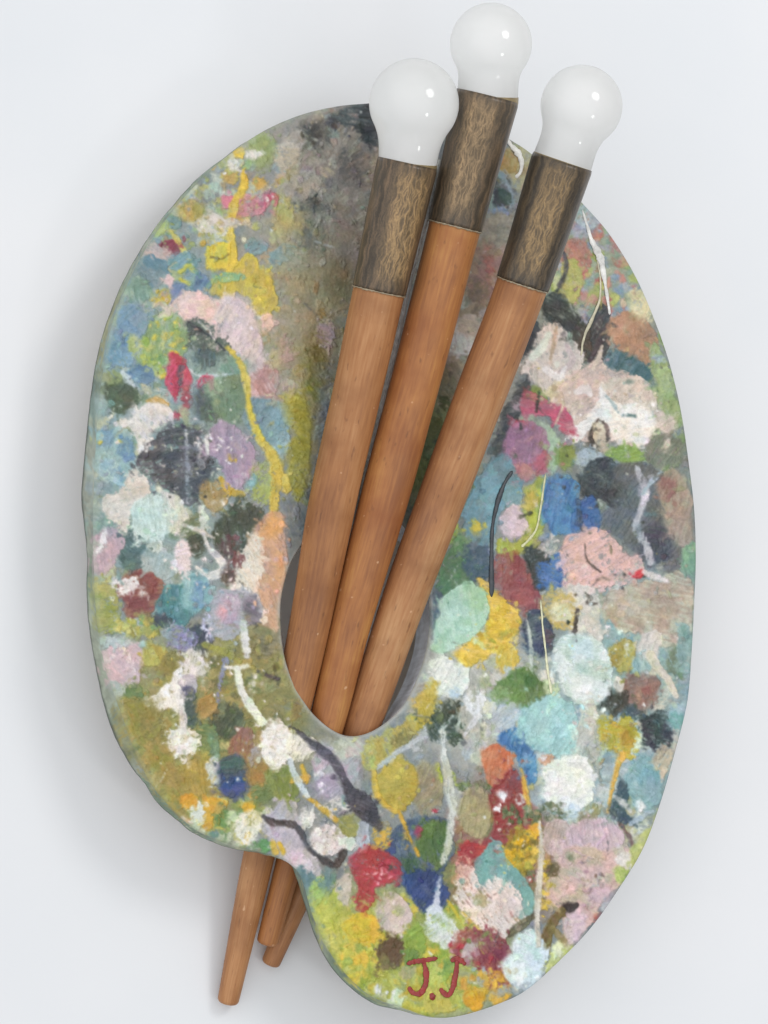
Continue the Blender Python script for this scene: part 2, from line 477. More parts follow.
E #cec0c4 512,521,14,17 r=2 d=.2 h=.9
B #4d77a8 543,486 560,476 575,480 579,500 581,531 565,534 550,536 542,515 r=3 d=.5
E #5f8ab5 555,500,9,18 s=5 o=.6
B #4868a0 582,498 595,500 602,515 598,530 583,530 578,515 r=2 d=.3
S #363f4c 577,500,2 579,515,5 582,531,4
E #cbc151 476,527,6,9 d=.6
E #a7b753 450,530,9,12 d=.5
B #5d8a66 433,592 445,560 459,530 470,550 479,575 466,592 445,602 d=.5
E #7d9f72 462,545,8,12 d=.7
B #576b77 463,549 488,545 492,575 476,582 466,570 d=.5
B #55707c 428,605 436,590 444,600 438,625 432,640 d=.4
B #8c4e52 494,561 510,552 525,560 536,585 542,605 531,617 518,606 503,596 494,581 r=2.5 d=.4
E #a3605f 524,598,12,12 s=4
E #9a5a5a 518,575,8,10 s=3 d=.5
B #434f4e 524,550 545,544 547,580 541,592 530,577 d=.5
B #446ea9 540,562 562,555 565,585 550,590 540,582 r=2.5 d=.6
F #c9c4bd,#b8b0a8,#8fa0b8 548,548,9,14 24 2.4
B #ddb9ae 561,541 580,532 600,529 620,547 641,559 641,576 625,583 605,589 590,591 575,586 565,592 561,565 r=3.5 d=.5 h=1
S #574a46 584,543,1.5 586,558,2 592,566,2 600,572,3
S #6a5a52 610,545,1 611,554,1.5
S #6f625a 590,588,1.5 600,578,2 608,580,1.5
E #cf4a56 636,575,7,4,-25 r=2
S #dbd3cd 644,572,5 655,577,7 668,582,3 h=1
B #b5a594 601,594 625,589 640,583 660,580 676,571 691,583 694,620 682,642 660,647 640,634 620,630 603,617 r=3 d=.3 h=.8
E #c4b7a8 625,605,16,14 s=5 o=.8
E #a8968a 660,605,14,12 s=6 o=.7
B #d1cfc5 558,588 590,588 601,605 602,640 590,652 572,640 r=4 d=.5
S #55564f 583,592,1.5 590,598,3 586,603,2 596,604,2
B #c5b566 540,598 556,589 574,598 577,618 566,630 548,622 r=4 d=.7
E #dad4bb 560,614,11,11 d=.5 s=2
S #4e4941 577,611,4 575,626,5 573,641,4
B #d4e1df 553,648 570,634 600,640 611,660 613,690 601,703 580,706 564,691 554,667 r=2.5 d=.3 h=1
E #bcd6dc 582,650,12,12 s=5 o=.7
E #e4e8e2 580,685,16,12 s=6 o=.7
B #dcbd44 478,581 494,588 513,605 521,620 516,641 500,651 481,661 466,669 452,652 471,641 486,621 486,602 r=4 d=.4 h=1
F #e6ca55,#c9a83c,#b5ae4c,#e3c13c 500,632,22,24 44 3 h=.6
B #b9d9c4 439,602 452,588 468,582 481,590 488,608 481,628 466,643 446,651 432,647 435,625 r=2.5 d=.2 h=.9
E #a9cc9a 478,600,8,14 d=.6 s=2 o=.8
E #dcbb49 508,660,12,14 r=3 d=.4
B #e0e4da 429,670 439,655 452,662 466,668 469,685 456,699 440,693 431,681 r=3 d=.4 h=1.3
B #c0b04c 417,712 428,680 436,690 432,714 417,728 d=.5
E #b5c0c8 512,682,12,14 d=.6
E #a9c4d8 455,693,5,6 d=.7
B #48546a 522,616 540,611 553,630 549,653 535,657 524,647 d=.5
E #5f5560 548,637,5,12 d=.5
S #c2d0c6 526,616,3 530,640,4 532,690,3 d=.5
B #6c9050 494,682 510,672 525,666 536,680 552,691 536,702 515,707 497,702 r=3 d=.4
E #8cab70 502,697,10,10 d=.7
E #547a40 530,680,8,9 s=2
E #c1cca2 550,690,8,7 d=.6
E #a9b8c6 505,715,14,14 d=.5 s=2
# right side lower
E #a89a4e 622,655,14,16 d=.5
E #8fb0b0 642,664,12,10 d=.5
E #d4cbbd 649,644,13,15 r=2.5 d=.3 h=1
S #d2cabb 650,655,9 658,668,9 668,680,8 676,696,6 h=1
E #7f8a70 675,665,9,16 d=.7
E #88a9a8 684,650,9,26 d=.5
B #94786c 620,681 650,674 662,690 651,707 630,707 d=.5 s=2
E #9a6a5f 645,690,7,5 s=2 d=.5
E #dfd7c7 618,685,5,8 r=2
E #c5c6ba 585,728,10,28,12 d=.6
E #cfc4b8 590,712,6,14 d=.6
B #524f4b 601,706 608,699 612,688 618,694 627,692 628,702 634,711 622,712 616,718 610,710 r=4 d=.5
B #434850 638,716 650,712 660,708 668,718 674,732 669,750 651,754 642,742 r=4 d=.6
E #4d6068 632,712,8,6 d=.6
E #9cb8bb 678,708,12,14 d=.5
E #88adad 676,722,8,10 d=.5
B #caae45 600,730 604,718 614,722 622,714 632,722 637,736 634,752 622,760 610,752 602,742 r=6 d=.6
E #b8963a 626,735,9,10 s=3 d=.6
S #ddae45 621,755,8 616,772,5 611,792,4 608,812,3
S #8f9a98 585,748,3 594,765,4 602,785,3 d=.5
E #86b0b0 645,783,19,28 r=2 d=.2 h=.8
E #74a0a6 652,782,9,14 s=5 o=.6
B #485f68 614,792 620,775 628,790 626,810 638,824 620,822 609,815 d=.4
S #c9d0cc 615,797,4 623,803,6 630,811,4
E #e4e7e4 641,807,5,6 d=.4 h=1.1
B #cfc1a6 654,756 665,745 671,758 660,788 656,775 d=.5
E #c9c0b4 676,742,5,10 d=.6
B #bfc77a 630,848 646,828 658,812 650,846 634,868 d=.4
E #dcd6ca 622,860,8,9 d=.6
E #a0b45a 622,876,7,8 d=.7
E #c26a5f 596,918,4,4 d=.7
S #a9bcc0 630,824,4 640,818,6 652,812,4 d=.6
# black streaks
S #4b494d 289,726,2 296,730,4 304,737,5 313,744,8 322,751,9 332,759,8 338,769,8 344,780,8 349,790,12 356,800,19 364,808,22 372,816,17 377,824,9 379,831,3 r=2.6 d=.15 h=1.2
F #4b494d,#5a5860,#414045 362,806,16,14 16 2.6
S #b9b6bd 340,777,3 346,779,3 352,778,2
S #4a4c4d 263,816,5 271,821,7 280,823,6 290,824,5.5 298,828,6 303,837,5.5 308,847,4 315,854,4 324,860,8 333,865,7 339,861,7 343,853,8 r=2 d=.3 h=1.2
E #5b5963 335,777,4,3 r=2
S #dfb33e 399,811,5 406,830,4 412,843,3.5 418,855,3
E #cdaa4b 382,836,10,14 d=.9
S #c3cdd9 440,878,3 437,892,6 436,908,8 d=.6
F #e2ded8,#e4e0d8,#dcd8d0 215,470,40,60 30 1.3
F #e2ded8,#e4e0d8,#dcd8d0 200,570,60,40 30 1.4
F #e2ded8,#e6e2d8 160,440,50,50 15 1.2
F #e4e0d8,#ece6da 230,720,70,60 25 1.4
F #e2ded8,#e2dfd6 235,200,50,50 20 1.3
F #e4e0d8,#e9e6e0 600,420,60,40 20 1.6
F #e2ded8,#dfe6e4 590,680,60,90 30 1.5
F #e2ded8,#e8d9d4 500,880,60,70 25 1.4
F #3f4345,#4a4f4e 190,470,35,40 20 1.6
F #3f4345,#56534e 600,520,70,120 25 1.5
'''  # the long grey-blue daub left of the first brush paints in its shadow

# ------------------------------------------------------------------ camera geometry
def unit(v):
    v = np.asarray(v, float)
    return v / np.linalg.norm(v)
TARGET = np.array([0.0, 0.0, ZF])
BACK = unit([-math.tan(math.radians(20)), -math.tan(math.radians(6)), 1.0])
RIGHT = unit(np.cross([0, 1, 0], BACK))
UP = np.cross(BACK, RIGHT)
CAM = TARGET + D * BACK

def on_plane(px, py, z):
    """point of the plane at height z that is seen at (px, py)"""
    px = np.asarray(px, float); py = np.asarray(py, float); z = np.asarray(z, float)
    d = ((px - 384) / D)[..., None] * RIGHT - ((py - 512) / D)[..., None] * UP - BACK
    t = (z - CAM[2]) / d[..., 2]
    return CAM + d * t[..., None]

def depth_scale(p):
    return float(np.dot(CAM - np.asarray(p), BACK)) / D

# ------------------------------------------------------------------ helpers
scene = bpy.context.scene
col = scene.collection

def link_mesh(name, verts, faces, mat, parent=None, smooth=True):
    me = bpy.data.meshes.new(name)
    me.from_pydata([tuple(v) for v in verts], [], faces)
    me.update()
    if smooth:
        me.polygons.foreach_set('use_smooth', [True] * len(me.polygons))
    me.materials.append(mat)
    o = bpy.data.objects.new(name, me)
    col.objects.link(o)
    if parent is not None:
        o.parent = parent
        o.matrix_parent_inverse = parent.matrix_world.inverted()
    return o

def empty(name, loc, label, cat, group=None):
    o = bpy.data.objects.new(name, None)
    col.objects.link(o)
    o.location = loc
    o.empty_display_size = 0.05
    o['label'] = label; o['category'] = cat
    if group: o['group'] = group
    bpy.context.view_layer.update()
    return o

def catmull(pts, n, closed=False):
    P = np.asarray(pts, float); m = len(P); out = []
    rng_ = range(m if closed else m - 1)
    for i in rng_:
        if closed:
            a, b, c, d = P[(i - 1) % m], P[i], P[(i + 1) % m], P[(i + 2) % m]
        else:
            b, c = P[i], P[i + 1]
            a = P[i - 1] if i > 0 else 2 * b - c
            d = P[i + 2] if i + 2 < m else 2 * c - b
        for k in range(n):
            t = k / n
            out.append(0.5 * ((2 * b) + (c - a) * t + (2 * a - 5 * b + 4 * c - d) * t * t + (3 * b - a - 3 * c + d) * t ** 3))
    if not closed: out.append(P[-1])
    return np.array(out)

def nodes_of(name):
    m = bpy.data.materials.new(name); m.use_nodes = True
    nt = m.node_tree
    return m, nt, nt.nodes['Principled BSDF']
def N(nt, kind, **kw):
    n = nt.nodes.new(kind)
    for k, v in kw.items():
        if hasattr(n, k): setattr(n, k, v)
        else: n.inputs[k].default_value = v
    return n
def srgb(h):
    h = h.lstrip('#')
    return np.array([int(h[i:i + 2], 16) / 255 for i in (0, 2, 4)])
def lin(c):
    c = np.asarray(c, float)
    return np.where(c <= 0.04045, c / 12.92, ((c + 0.055) / 1.055) ** 2.4)
def lin4(h):
    return tuple(lin(srgb(h))) + (1.0,)
def ramp(nt, stops):
    r = nt.nodes.new('ShaderNodeValToRGB')
    e = r.color_ramp.elements
    while len(e) < len(stops): e.new(0.5)
    for el, (p, c) in zip(e, stops):
        el.position = p; el.color = lin4(c) if isinstance(c, str) else c
    return r

# ------------------------------------------------------------------ materials
def mat_paint():
    m, nt, b = nodes_of('oil_paint')
    a = N(nt, 'ShaderNodeAttribute', attribute_name='paint')
    tc = N(nt, 'ShaderNodeTexCoord')
    n1 = N(nt, 'ShaderNodeTexNoise', Scale=420.0, Detail=4.0)
    n2 = N(nt, 'ShaderNodeTexNoise', Scale=60.0, Detail=3.0)
    for n in (n1, n2): nt.links.new(tc.outputs['Object'], n.inputs['Vector'])
    hs = N(nt, 'ShaderNodeHueSaturation')
    mr = N(nt, 'ShaderNodeMapRange'); mr.inputs[3].default_value = 0.95; mr.inputs[4].default_value = 1.05
    mr.inputs[1].default_value = 0.3; mr.inputs[2].default_value = 0.7
    nt.links.new(n1.outputs['Fac'], mr.inputs[0]); nt.links.new(mr.outputs[0], hs.inputs['Value'])
    nt.links.new(a.outputs['Color'], hs.inputs['Color']); nt.links.new(hs.outputs[0], b.inputs['Base Color'])
    rr = N(nt, 'ShaderNodeMapRange'); rr.inputs[3].default_value = 0.34; rr.inputs[4].default_value = 0.64
    nt.links.new(n2.outputs['Fac'], rr.inputs[0]); nt.links.new(rr.outputs[0], b.inputs['Roughness'])
    b.inputs['Specular IOR Level'].default_value = 0.35
    bp = N(nt, 'ShaderNodeBump', Strength=0.12, Distance=0.0008)
    nt.links.new(n1.outputs['Fac'], bp.inputs['Height']); nt.links.new(bp.outputs[0], b.inputs['Normal'])
    return m

def mat_drip(name, c, rough=0.4):
    m, nt, b = nodes_of(name)
    n = N(nt, 'ShaderNodeTexNoise', Scale=160.0, Detail=3.0)
    tc = N(nt, 'ShaderNodeTexCoord'); nt.links.new(tc.outputs['Object'], n.inputs['Vector'])
    h = srgb(c)
    hexs = lambda v: '#%02x%02x%02x' % tuple(int(max(0, min(1, x)) * 255) for x in v)
    r = ramp(nt, [(0.3, hexs(h * 0.86)), (0.7, hexs(h * 1.05))])
    nt.links.new(n.outputs['Fac'], r.inputs[0]); nt.links.new(r.outputs[0], b.inputs['Base Color'])
    b.inputs['Roughness'].default_value = rough
    bp = N(nt, 'ShaderNodeBump', Strength=0.3, Distance=0.001)
    nt.links.new(n.outputs['Fac'], bp.inputs['Height']); nt.links.new(bp.outputs[0], b.inputs['Normal'])
    return m

def mat_wood(name, dark, mid, light, seed, tint=None):
    m, nt, b = nodes_of(name)
    uv = N(nt, 'ShaderNodeUVMap', uv_map='surface')
    mp = N(nt, 'ShaderNodeMapping'); mp.inputs['Scale'].default_value = (95, 5.5, 1); mp.inputs['Location'].default_value = (seed, seed * 1.7, 0)
    mp2 = N(nt, 'ShaderNodeMapping'); mp2.inputs['Scale'].default_value = (24, 6, 1); mp2.inputs['Location'].default_value = (seed * 3, seed, 0)
    mp3 = N(nt, 'ShaderNodeMapping'); mp3.inputs['Scale'].default_value = (420, 28, 1); mp3.inputs['Location'].default_value = (seed, 0, 0)
    for q in (mp, mp2, mp3): nt.links.new(uv.outputs[0], q.inputs['Vector'])
    g = N(nt, 'ShaderNodeTexNoise', Scale=1.0, Detail=5.0, Roughness=0.6, Distortion=0.4); nt.links.new(mp.outputs[0], g.inputs['Vector'])
    p = N(nt, 'ShaderNodeTexNoise', Scale=1.0, Detail=4.0, Roughness=0.55); nt.links.new(mp2.outputs[0], p.inputs['Vector'])
    f = N(nt, 'ShaderNodeTexNoise', Scale=1.0, Detail=3.0); nt.links.new(mp3.outputs[0], f.inputs['Vector'])
    mx = N(nt, 'ShaderNodeMix', data_type='FLOAT'); mx.inputs[0].default_value = 0.82
    nt.links.new(g.outputs['Fac'], mx.inputs[2]); nt.links.new(p.outputs['Fac'], mx.inputs[3])
    mx2 = N(nt, 'ShaderNodeMix', data_type='FLOAT'); mx2.inputs[0].default_value = 0.3
    nt.links.new(mx.outputs[0], mx2.inputs[2]); nt.links.new(f.outputs['Fac'], mx2.inputs[3])
    r = ramp(nt, [(0.36, dark), (0.5, mid), (0.64, light)])
    nt.links.new(mx2.outputs[0], r.inputs[0])
    cur = r.outputs[0]
    # old stains along the shaft
    st = N(nt, 'ShaderNodeTexNoise', Scale=17.0, Detail=5.0); nt.links.new(uv.outputs[0], st.inputs['Vector'])
    sr = N(nt, 'ShaderNodeMapRange'); sr.inputs[1].default_value = 0.46; sr.inputs[2].default_value = 0.7; sr.inputs[4].default_value = 0.6
    nt.links.new(st.outputs['Fac'], sr.inputs[0])
    ms = N(nt, 'ShaderNodeMix', data_type='RGBA'); ms.inputs[7].default_value = lin4(tint or '#80512f')
    nt.links.new(sr.outputs[0], ms.inputs[0]); nt.links.new(cur, ms.inputs[6]); cur = ms.outputs[2]
    # pale nicks
    nk = N(nt, 'ShaderNodeTexNoise', Scale=130.0, Detail=1.0); nt.links.new(uv.outputs[0], nk.inputs['Vector'])
    nr = N(nt, 'ShaderNodeMapRange'); nr.inputs[1].default_value = 0.73; nr.inputs[2].default_value = 0.79; nr.inputs[4].default_value = 0.6
    nt.links.new(nk.outputs['Fac'], nr.inputs[0])
    mn = N(nt, 'ShaderNodeMix', data_type='RGBA'); mn.inputs[7].default_value = lin4('#d9b08a')
    nt.links.new(nr.outputs[0], mn.inputs[0]); nt.links.new(cur, mn.inputs[6]); cur = mn.outputs[2]
    dk = N(nt, 'ShaderNodeTexNoise', Scale=1.0, Detail=2.0); mp4 = N(nt, 'ShaderNodeMapping'); mp4.inputs['Scale'].default_value = (260, 60, 1); mp4.inputs['Location'].default_value = (seed * 5, 3, 0)
    nt.links.new(uv.outputs[0], mp4.inputs['Vector']); nt.links.new(mp4.outputs[0], dk.inputs['Vector'])
    dr = N(nt, 'ShaderNodeMapRange'); dr.inputs[1].default_value = 0.64; dr.inputs[2].default_value = 0.74; dr.inputs[4].default_value = 0.5
    nt.links.new(dk.outputs['Fac'], dr.inputs[0])
    md = N(nt, 'ShaderNodeMix', data_type='RGBA'); md.inputs[7].default_value = lin4('#63402c')
    nt.links.new(dr.outputs[0], md.inputs[0]); nt.links.new(cur, md.inputs[6]); cur = md.outputs[2]
    nt.links.new(cur, b.inputs['Base Color'])
    b.inputs['Roughness'].default_value = 0.5; b.inputs['Specular IOR Level'].default_value = 0.4
    bp = N(nt, 'ShaderNodeBump', Strength=0.3, Distance=0.0015)
    nt.links.new(mx2.outputs[0], bp.inputs['Height']); nt.links.new(bp.outputs[0], b.inputs['Normal'])
    return m

def mat_ferrule(name, seed, centre, width, dark='#4b4032', mid='#75604a', gold='#cba671'):
    """dark bronze painted sleeve with a crackled gold patch round the angle 'centre'"""
    m, nt, b = nodes_of(name)
    uv = N(nt, 'ShaderNodeUVMap', uv_map='surface')
    an = N(nt, 'ShaderNodeUVMap', uv_map='wrap')           # u = turns round the sleeve, v = 0..1 along it
    # wavy vertical crackle
    wn = N(nt, 'ShaderNodeTexNoise', Scale=60.0, Detail=2.0); nt.links.new(uv.outputs[0], wn.inputs['Vector'])
    ad = N(nt, 'ShaderNodeVectorMath', operation='MULTIPLY_ADD')
    ad.inputs[1].default_value = (0.011, 0.008, 0); nt.links.new(wn.outputs['Color'], ad.inputs[0]); nt.links.new(uv.outputs[0], ad.inputs[2])
    mp = N(nt, 'ShaderNodeMapping'); mp.inputs['Scale'].default_value = (330, 75, 1); mp.inputs['Location'].default_value = (seed, seed, 0)
    nt.links.new(ad.outputs[0], mp.inputs['Vector'])
    vo = N(nt, 'ShaderNodeTexVoronoi', feature='DISTANCE_TO_EDGE', Scale=1.0); nt.links.new(mp.outputs[0], vo.inputs['Vector'])
    ed = N(nt, 'ShaderNodeMapRange'); ed.inputs[1].default_value = 0.0; ed.inputs[2].default_value = 0.24; ed.inputs[3].default_value = 1.0; ed.inputs[4].default_value = 0.0
    nt.links.new(vo.outputs[0], ed.inputs[0])
    # streak noise
    mp2 = N(nt, 'ShaderNodeMapping'); mp2.inputs['Scale'].default_value = (190, 22, 1); mp2.inputs['Location'].default_value = (seed * 2, 0, 0)
    nt.links.new(ad.outputs[0], mp2.inputs['Vector'])
    sn = N(nt, 'ShaderNodeTexNoise', Scale=1.0, Detail=4.0, Roughness=0.65); nt.links.new(mp2.outputs[0], sn.inputs['Vector'])
    # angular patch
    sx = N(nt, 'ShaderNodeSeparateXYZ'); nt.links.new(an.outputs[0], sx.inputs[0])
    da = N(nt, 'ShaderNodeMath', operation='SUBTRACT'); da.inputs[1].default_value = centre; nt.links.new(sx.outputs[0], da.inputs[0])
    ab = N(nt, 'ShaderNodeMath', operation='ABSOLUTE'); nt.links.new(da.outputs[0], ab.inputs[0])
    pm = N(nt, 'ShaderNodeMapRange', interpolation_type='SMOOTHSTEP'); pm.inputs[1].default_value = width * 0.35; pm.inputs[2].default_value = width
    pm.inputs[3].default_value = 1.0; pm.inputs[4].default_value = 0.0
    nt.links.new(ab.outputs[0], pm.inputs[0])
    v1 = N(nt, 'ShaderNodeMapRange', interpolation_type='SMOOTHSTEP'); v1.inputs[1].default_value = 0.0; v1.inputs[2].default_value = 0.18
    nt.links.new(sx.outputs[1], v1.inputs[0])
    v2 = N(nt, 'ShaderNodeMapRange', interpolation_type='SMOOTHSTEP'); v2.inputs[1].default_value = 1.0; v2.inputs[2].default_value = 0.78
    nt.links.new(sx.outputs[1], v2.inputs[0])
    mu = N(nt, 'ShaderNodeMath', operation='MULTIPLY'); nt.links.new(v1.outputs[0], mu.inputs[0]); nt.links.new(v2.outputs[0], mu.inputs[1])
    mu2 = N(nt, 'ShaderNodeMath', operation='MULTIPLY'); nt.links.new(mu.outputs[0], mu2.inputs[0]); nt.links.new(pm.outputs[0], mu2.inputs[1])
    # base colour
    r = ramp(nt, [(0.28, '#372f25'), (0.45, dark), (0.66, mid), (0.9, '#7d6849')]); nt.links.new(sn.outputs['Fac'], r.inputs[0])
    bl = N(nt, 'ShaderNodeMix', data_type='RGBA'); bl.inputs[7].default_value = lin4('#94784f')
    hb = N(nt, 'ShaderNodeMath', operation='MULTIPLY'); hb.inputs[1].default_value = 0.25; nt.links.new(mu2.outputs[0], hb.inputs[0])
    nt.links.new(hb.outputs[0], bl.inputs[0]); nt.links.new(r.outputs[0], bl.inputs[6])
    gm = N(nt, 'ShaderNodeMath', operation='MULTIPLY'); nt.links.new(ed.outputs[0], gm.inputs[0]); nt.links.new(mu2.outputs[0], gm.inputs[1])
    gs = N(nt, 'ShaderNodeMath', operation='MULTIPLY_ADD'); gs.inputs[1].default_value = 1.5; gs.inputs[2].default_value = -0.3; nt.links.new(sn.outputs['Fac'], gs.inputs[0])
    gg = N(nt, 'ShaderNodeMath', operation='MULTIPLY', use_clamp=True); nt.links.new(gm.outputs[0], gg.inputs[0])
    g3 = N(nt, 'ShaderNodeMath', operation='MULTIPLY'); g3.inputs[1].default_value = 0.9; nt.links.new(gs.outputs[0], g3.inputs[0]); nt.links.new(g3.outputs[0], gg.inputs[1])
    gx = N(nt, 'ShaderNodeMix', data_type='RGBA'); gx.inputs[7].default_value = lin4(gold)
    nt.links.new(gg.outputs[0], gx.inputs[0]); nt.links.new(bl.outputs[2], gx.inputs[6])
    gn = N(nt, 'ShaderNodeTexNoise', Scale=520.0, Detail=3.0); nt.links.new(uv.outputs[0], gn.inputs['Vector'])
    gr = N(nt, 'ShaderNodeMapRange'); gr.inputs[1].default_value = 0.32; gr.inputs[2].default_value = 0.6; gr.inputs[3].default_value = 0.84; gr.inputs[4].default_value = 1.08
    nt.links.new(gn.outputs['Fac'], gr.inputs[0])
    gh = N(nt, 'ShaderNodeHueSaturation'); nt.links.new(gr.outputs[0], gh.inputs['Value']); nt.links.new(gx.outputs[2], gh.inputs['Color'])
    nt.links.new(gh.outputs[0], b.inputs['Base Color'])
    b.inputs['Metallic'].default_value = 0.0; b.inputs['Roughness'].default_value = 0.36
    b.inputs['Specular IOR Level'].default_value = 0.5
    hm = N(nt, 'ShaderNodeMath', operation='ADD'); nt.links.new(sn.outputs['Fac'], hm.inputs[0]); nt.links.new(gg.outputs[0], hm.inputs[1])
    bp = N(nt, 'ShaderNodeBump', Strength=0.35, Distance=0.0015)
    nt.links.new(hm.outputs[0], bp.inputs['Height']); nt.links.new(bp.outputs[0], b.inputs['Normal'])
    return m

def mat_opal():
    m, nt, b = nodes_of('opal_glass')
    n = N(nt, 'ShaderNodeTexNoise', Scale=14.0, Detail=2.0)
    tc = N(nt, 'ShaderNodeTexCoord'); nt.links.new(tc.outputs['Object'], n.inputs['Vector'])
    r = ramp(nt, [(0.3, '#f9faf9'), (0.7, '#fdfdfc')]); nt.links.new(n.outputs['Fac'], r.inputs[0])
    nt.links.new(r.outputs[0], b.inputs['Base Color'])
    b.inputs['Roughness'].default_value = 0.06; b.inputs['Specular IOR Level'].default_value = 0.95
    t = N(nt, 'ShaderNodeBsdfTranslucent'); nt.links.new(r.outputs[0], t.inputs[0])
    mx = N(nt, 'ShaderNodeMixShader'); mx.inputs[0].default_value = 0.55
    nt.links.new(b.outputs[0], mx.inputs[1]); nt.links.new(t.outputs[0], mx.inputs[2])
    nt.links.new(mx.outputs[0], nt.nodes['Material Output'].inputs[0])
    return m

def mat_backdrop():
    m, nt, b = nodes_of('backdrop_board')
    tc = N(nt, 'ShaderNodeTexCoord')
    n = N(nt, 'ShaderNodeTexNoise', Scale=3.0, Detail=3.0); nt.links.new(tc.outputs['Object'], n.inputs['Vector'])
    r = ramp(nt, [(0.3, '#e2e5e8'), (0.7, '#e9eaec')]); nt.links.new(n.outputs['Fac'], r.inputs[0])
    nt.links.new(r.outputs[0], b.inputs['Base Color'])
    b.inputs['Roughness'].default_value = 0.7; b.inputs['Specular IOR Level'].default_value = 0.2
    f = N(nt, 'ShaderNodeTexNoise', Scale=300.0, Detail=2.0); nt.links.new(tc.outputs['Object'], f.inputs['Vector'])
    bp = N(nt, 'ShaderNodeBump', Strength=0.04, Distance=0.001); nt.links.new(f.outputs['Fac'], bp.inputs['Height']); nt.links.new(bp.outputs[0], b.inputs['Normal'])
    return m

# ------------------------------------------------------------------ paint layer raster (albedo and relief of the paint)
X0, X1, Y0, Y1 = 70, 710, 90, 1030
W, H = int((X1 - X0) * K), int((Y1 - Y0) * K)
gx = X0 + (np.arange(W) + 0.5) / K
gy = Y0 + (np.arange(H) + 0.5) / K
RGB = np.tile(srgb('#98a08c'), (H, W, 1)).astype(np.float32)
HGT = np.zeros((H, W), np.float32)

def smooth_noise(scale):
    s = scale * K
    h, w = int(H / s) + 3, int(W / s) + 3
    g = rng.uniform(-1, 1, (h, w))
    y = np.arange(H) / s; x = np.arange(W) / s
    yi = y.astype(int); xi = x.astype(int)
    fy = (y - yi)[:, None]; fx = (x - xi)[None, :]
    fy = fy * fy * (3 - 2 * fy); fx = fx * fx * (3 - 2 * fx)
    a = g[yi][:, xi]; b = g[yi][:, xi + 1]; c = g[yi + 1][:, xi]; d = g[yi + 1][:, xi + 1]
    return ((a * (1 - fx) + b * fx) * (1 - fy) + (c * (1 - fx) + d * fx) * fy).astype(np.float32)
N20, N9, N4, N2 = smooth_noise(20), smooth_noise(9), smooth_noise(4), smooth_noise(1.7)
N1 = rng.uniform(-1, 1, (H, W)).astype(np.float32)
n20b = smooth_noise(13); N14 = smooth_noise(13); N9b = smooth_noise(8)
SAT = 0.87
TILE = rng.uniform(-1, 1, (256, 256))
def streaks(ang, lu, lv):
    X, Y = np.meshgrid(gx, gy)
    u = (X * math.cos(ang) + Y * math.sin(ang) + 3 * N20[:H, :W]) / lu; v = (-X * math.sin(ang) + Y * math.cos(ang) + 3 * N20) / lv
    ui = np.floor(u).astype(int); vi = np.floor(v).astype(int); fu = u - ui; fv = v - vi
    fu = fu * fu * (3 - 2 * fu)
    g = lambda a, b: TILE[a % 256, b % 256]
    return ((g(ui, vi) * (1 - fu) + g(ui + 1, vi) * fu) * (1 - fv) + (g(ui, vi + 1) * (1 - fu) + g(ui + 1, vi + 1) * fu) * fv).astype(np.float32)
STREAK = [streaks(math.pi * i / 8 + 0.2, 13, 1.5) for i in range(8)]
sstep = lambda a, b, x: (lambda t: t * t * (3 - 2 * t))(np.clip((x - a) / (b - a), 0, 1))

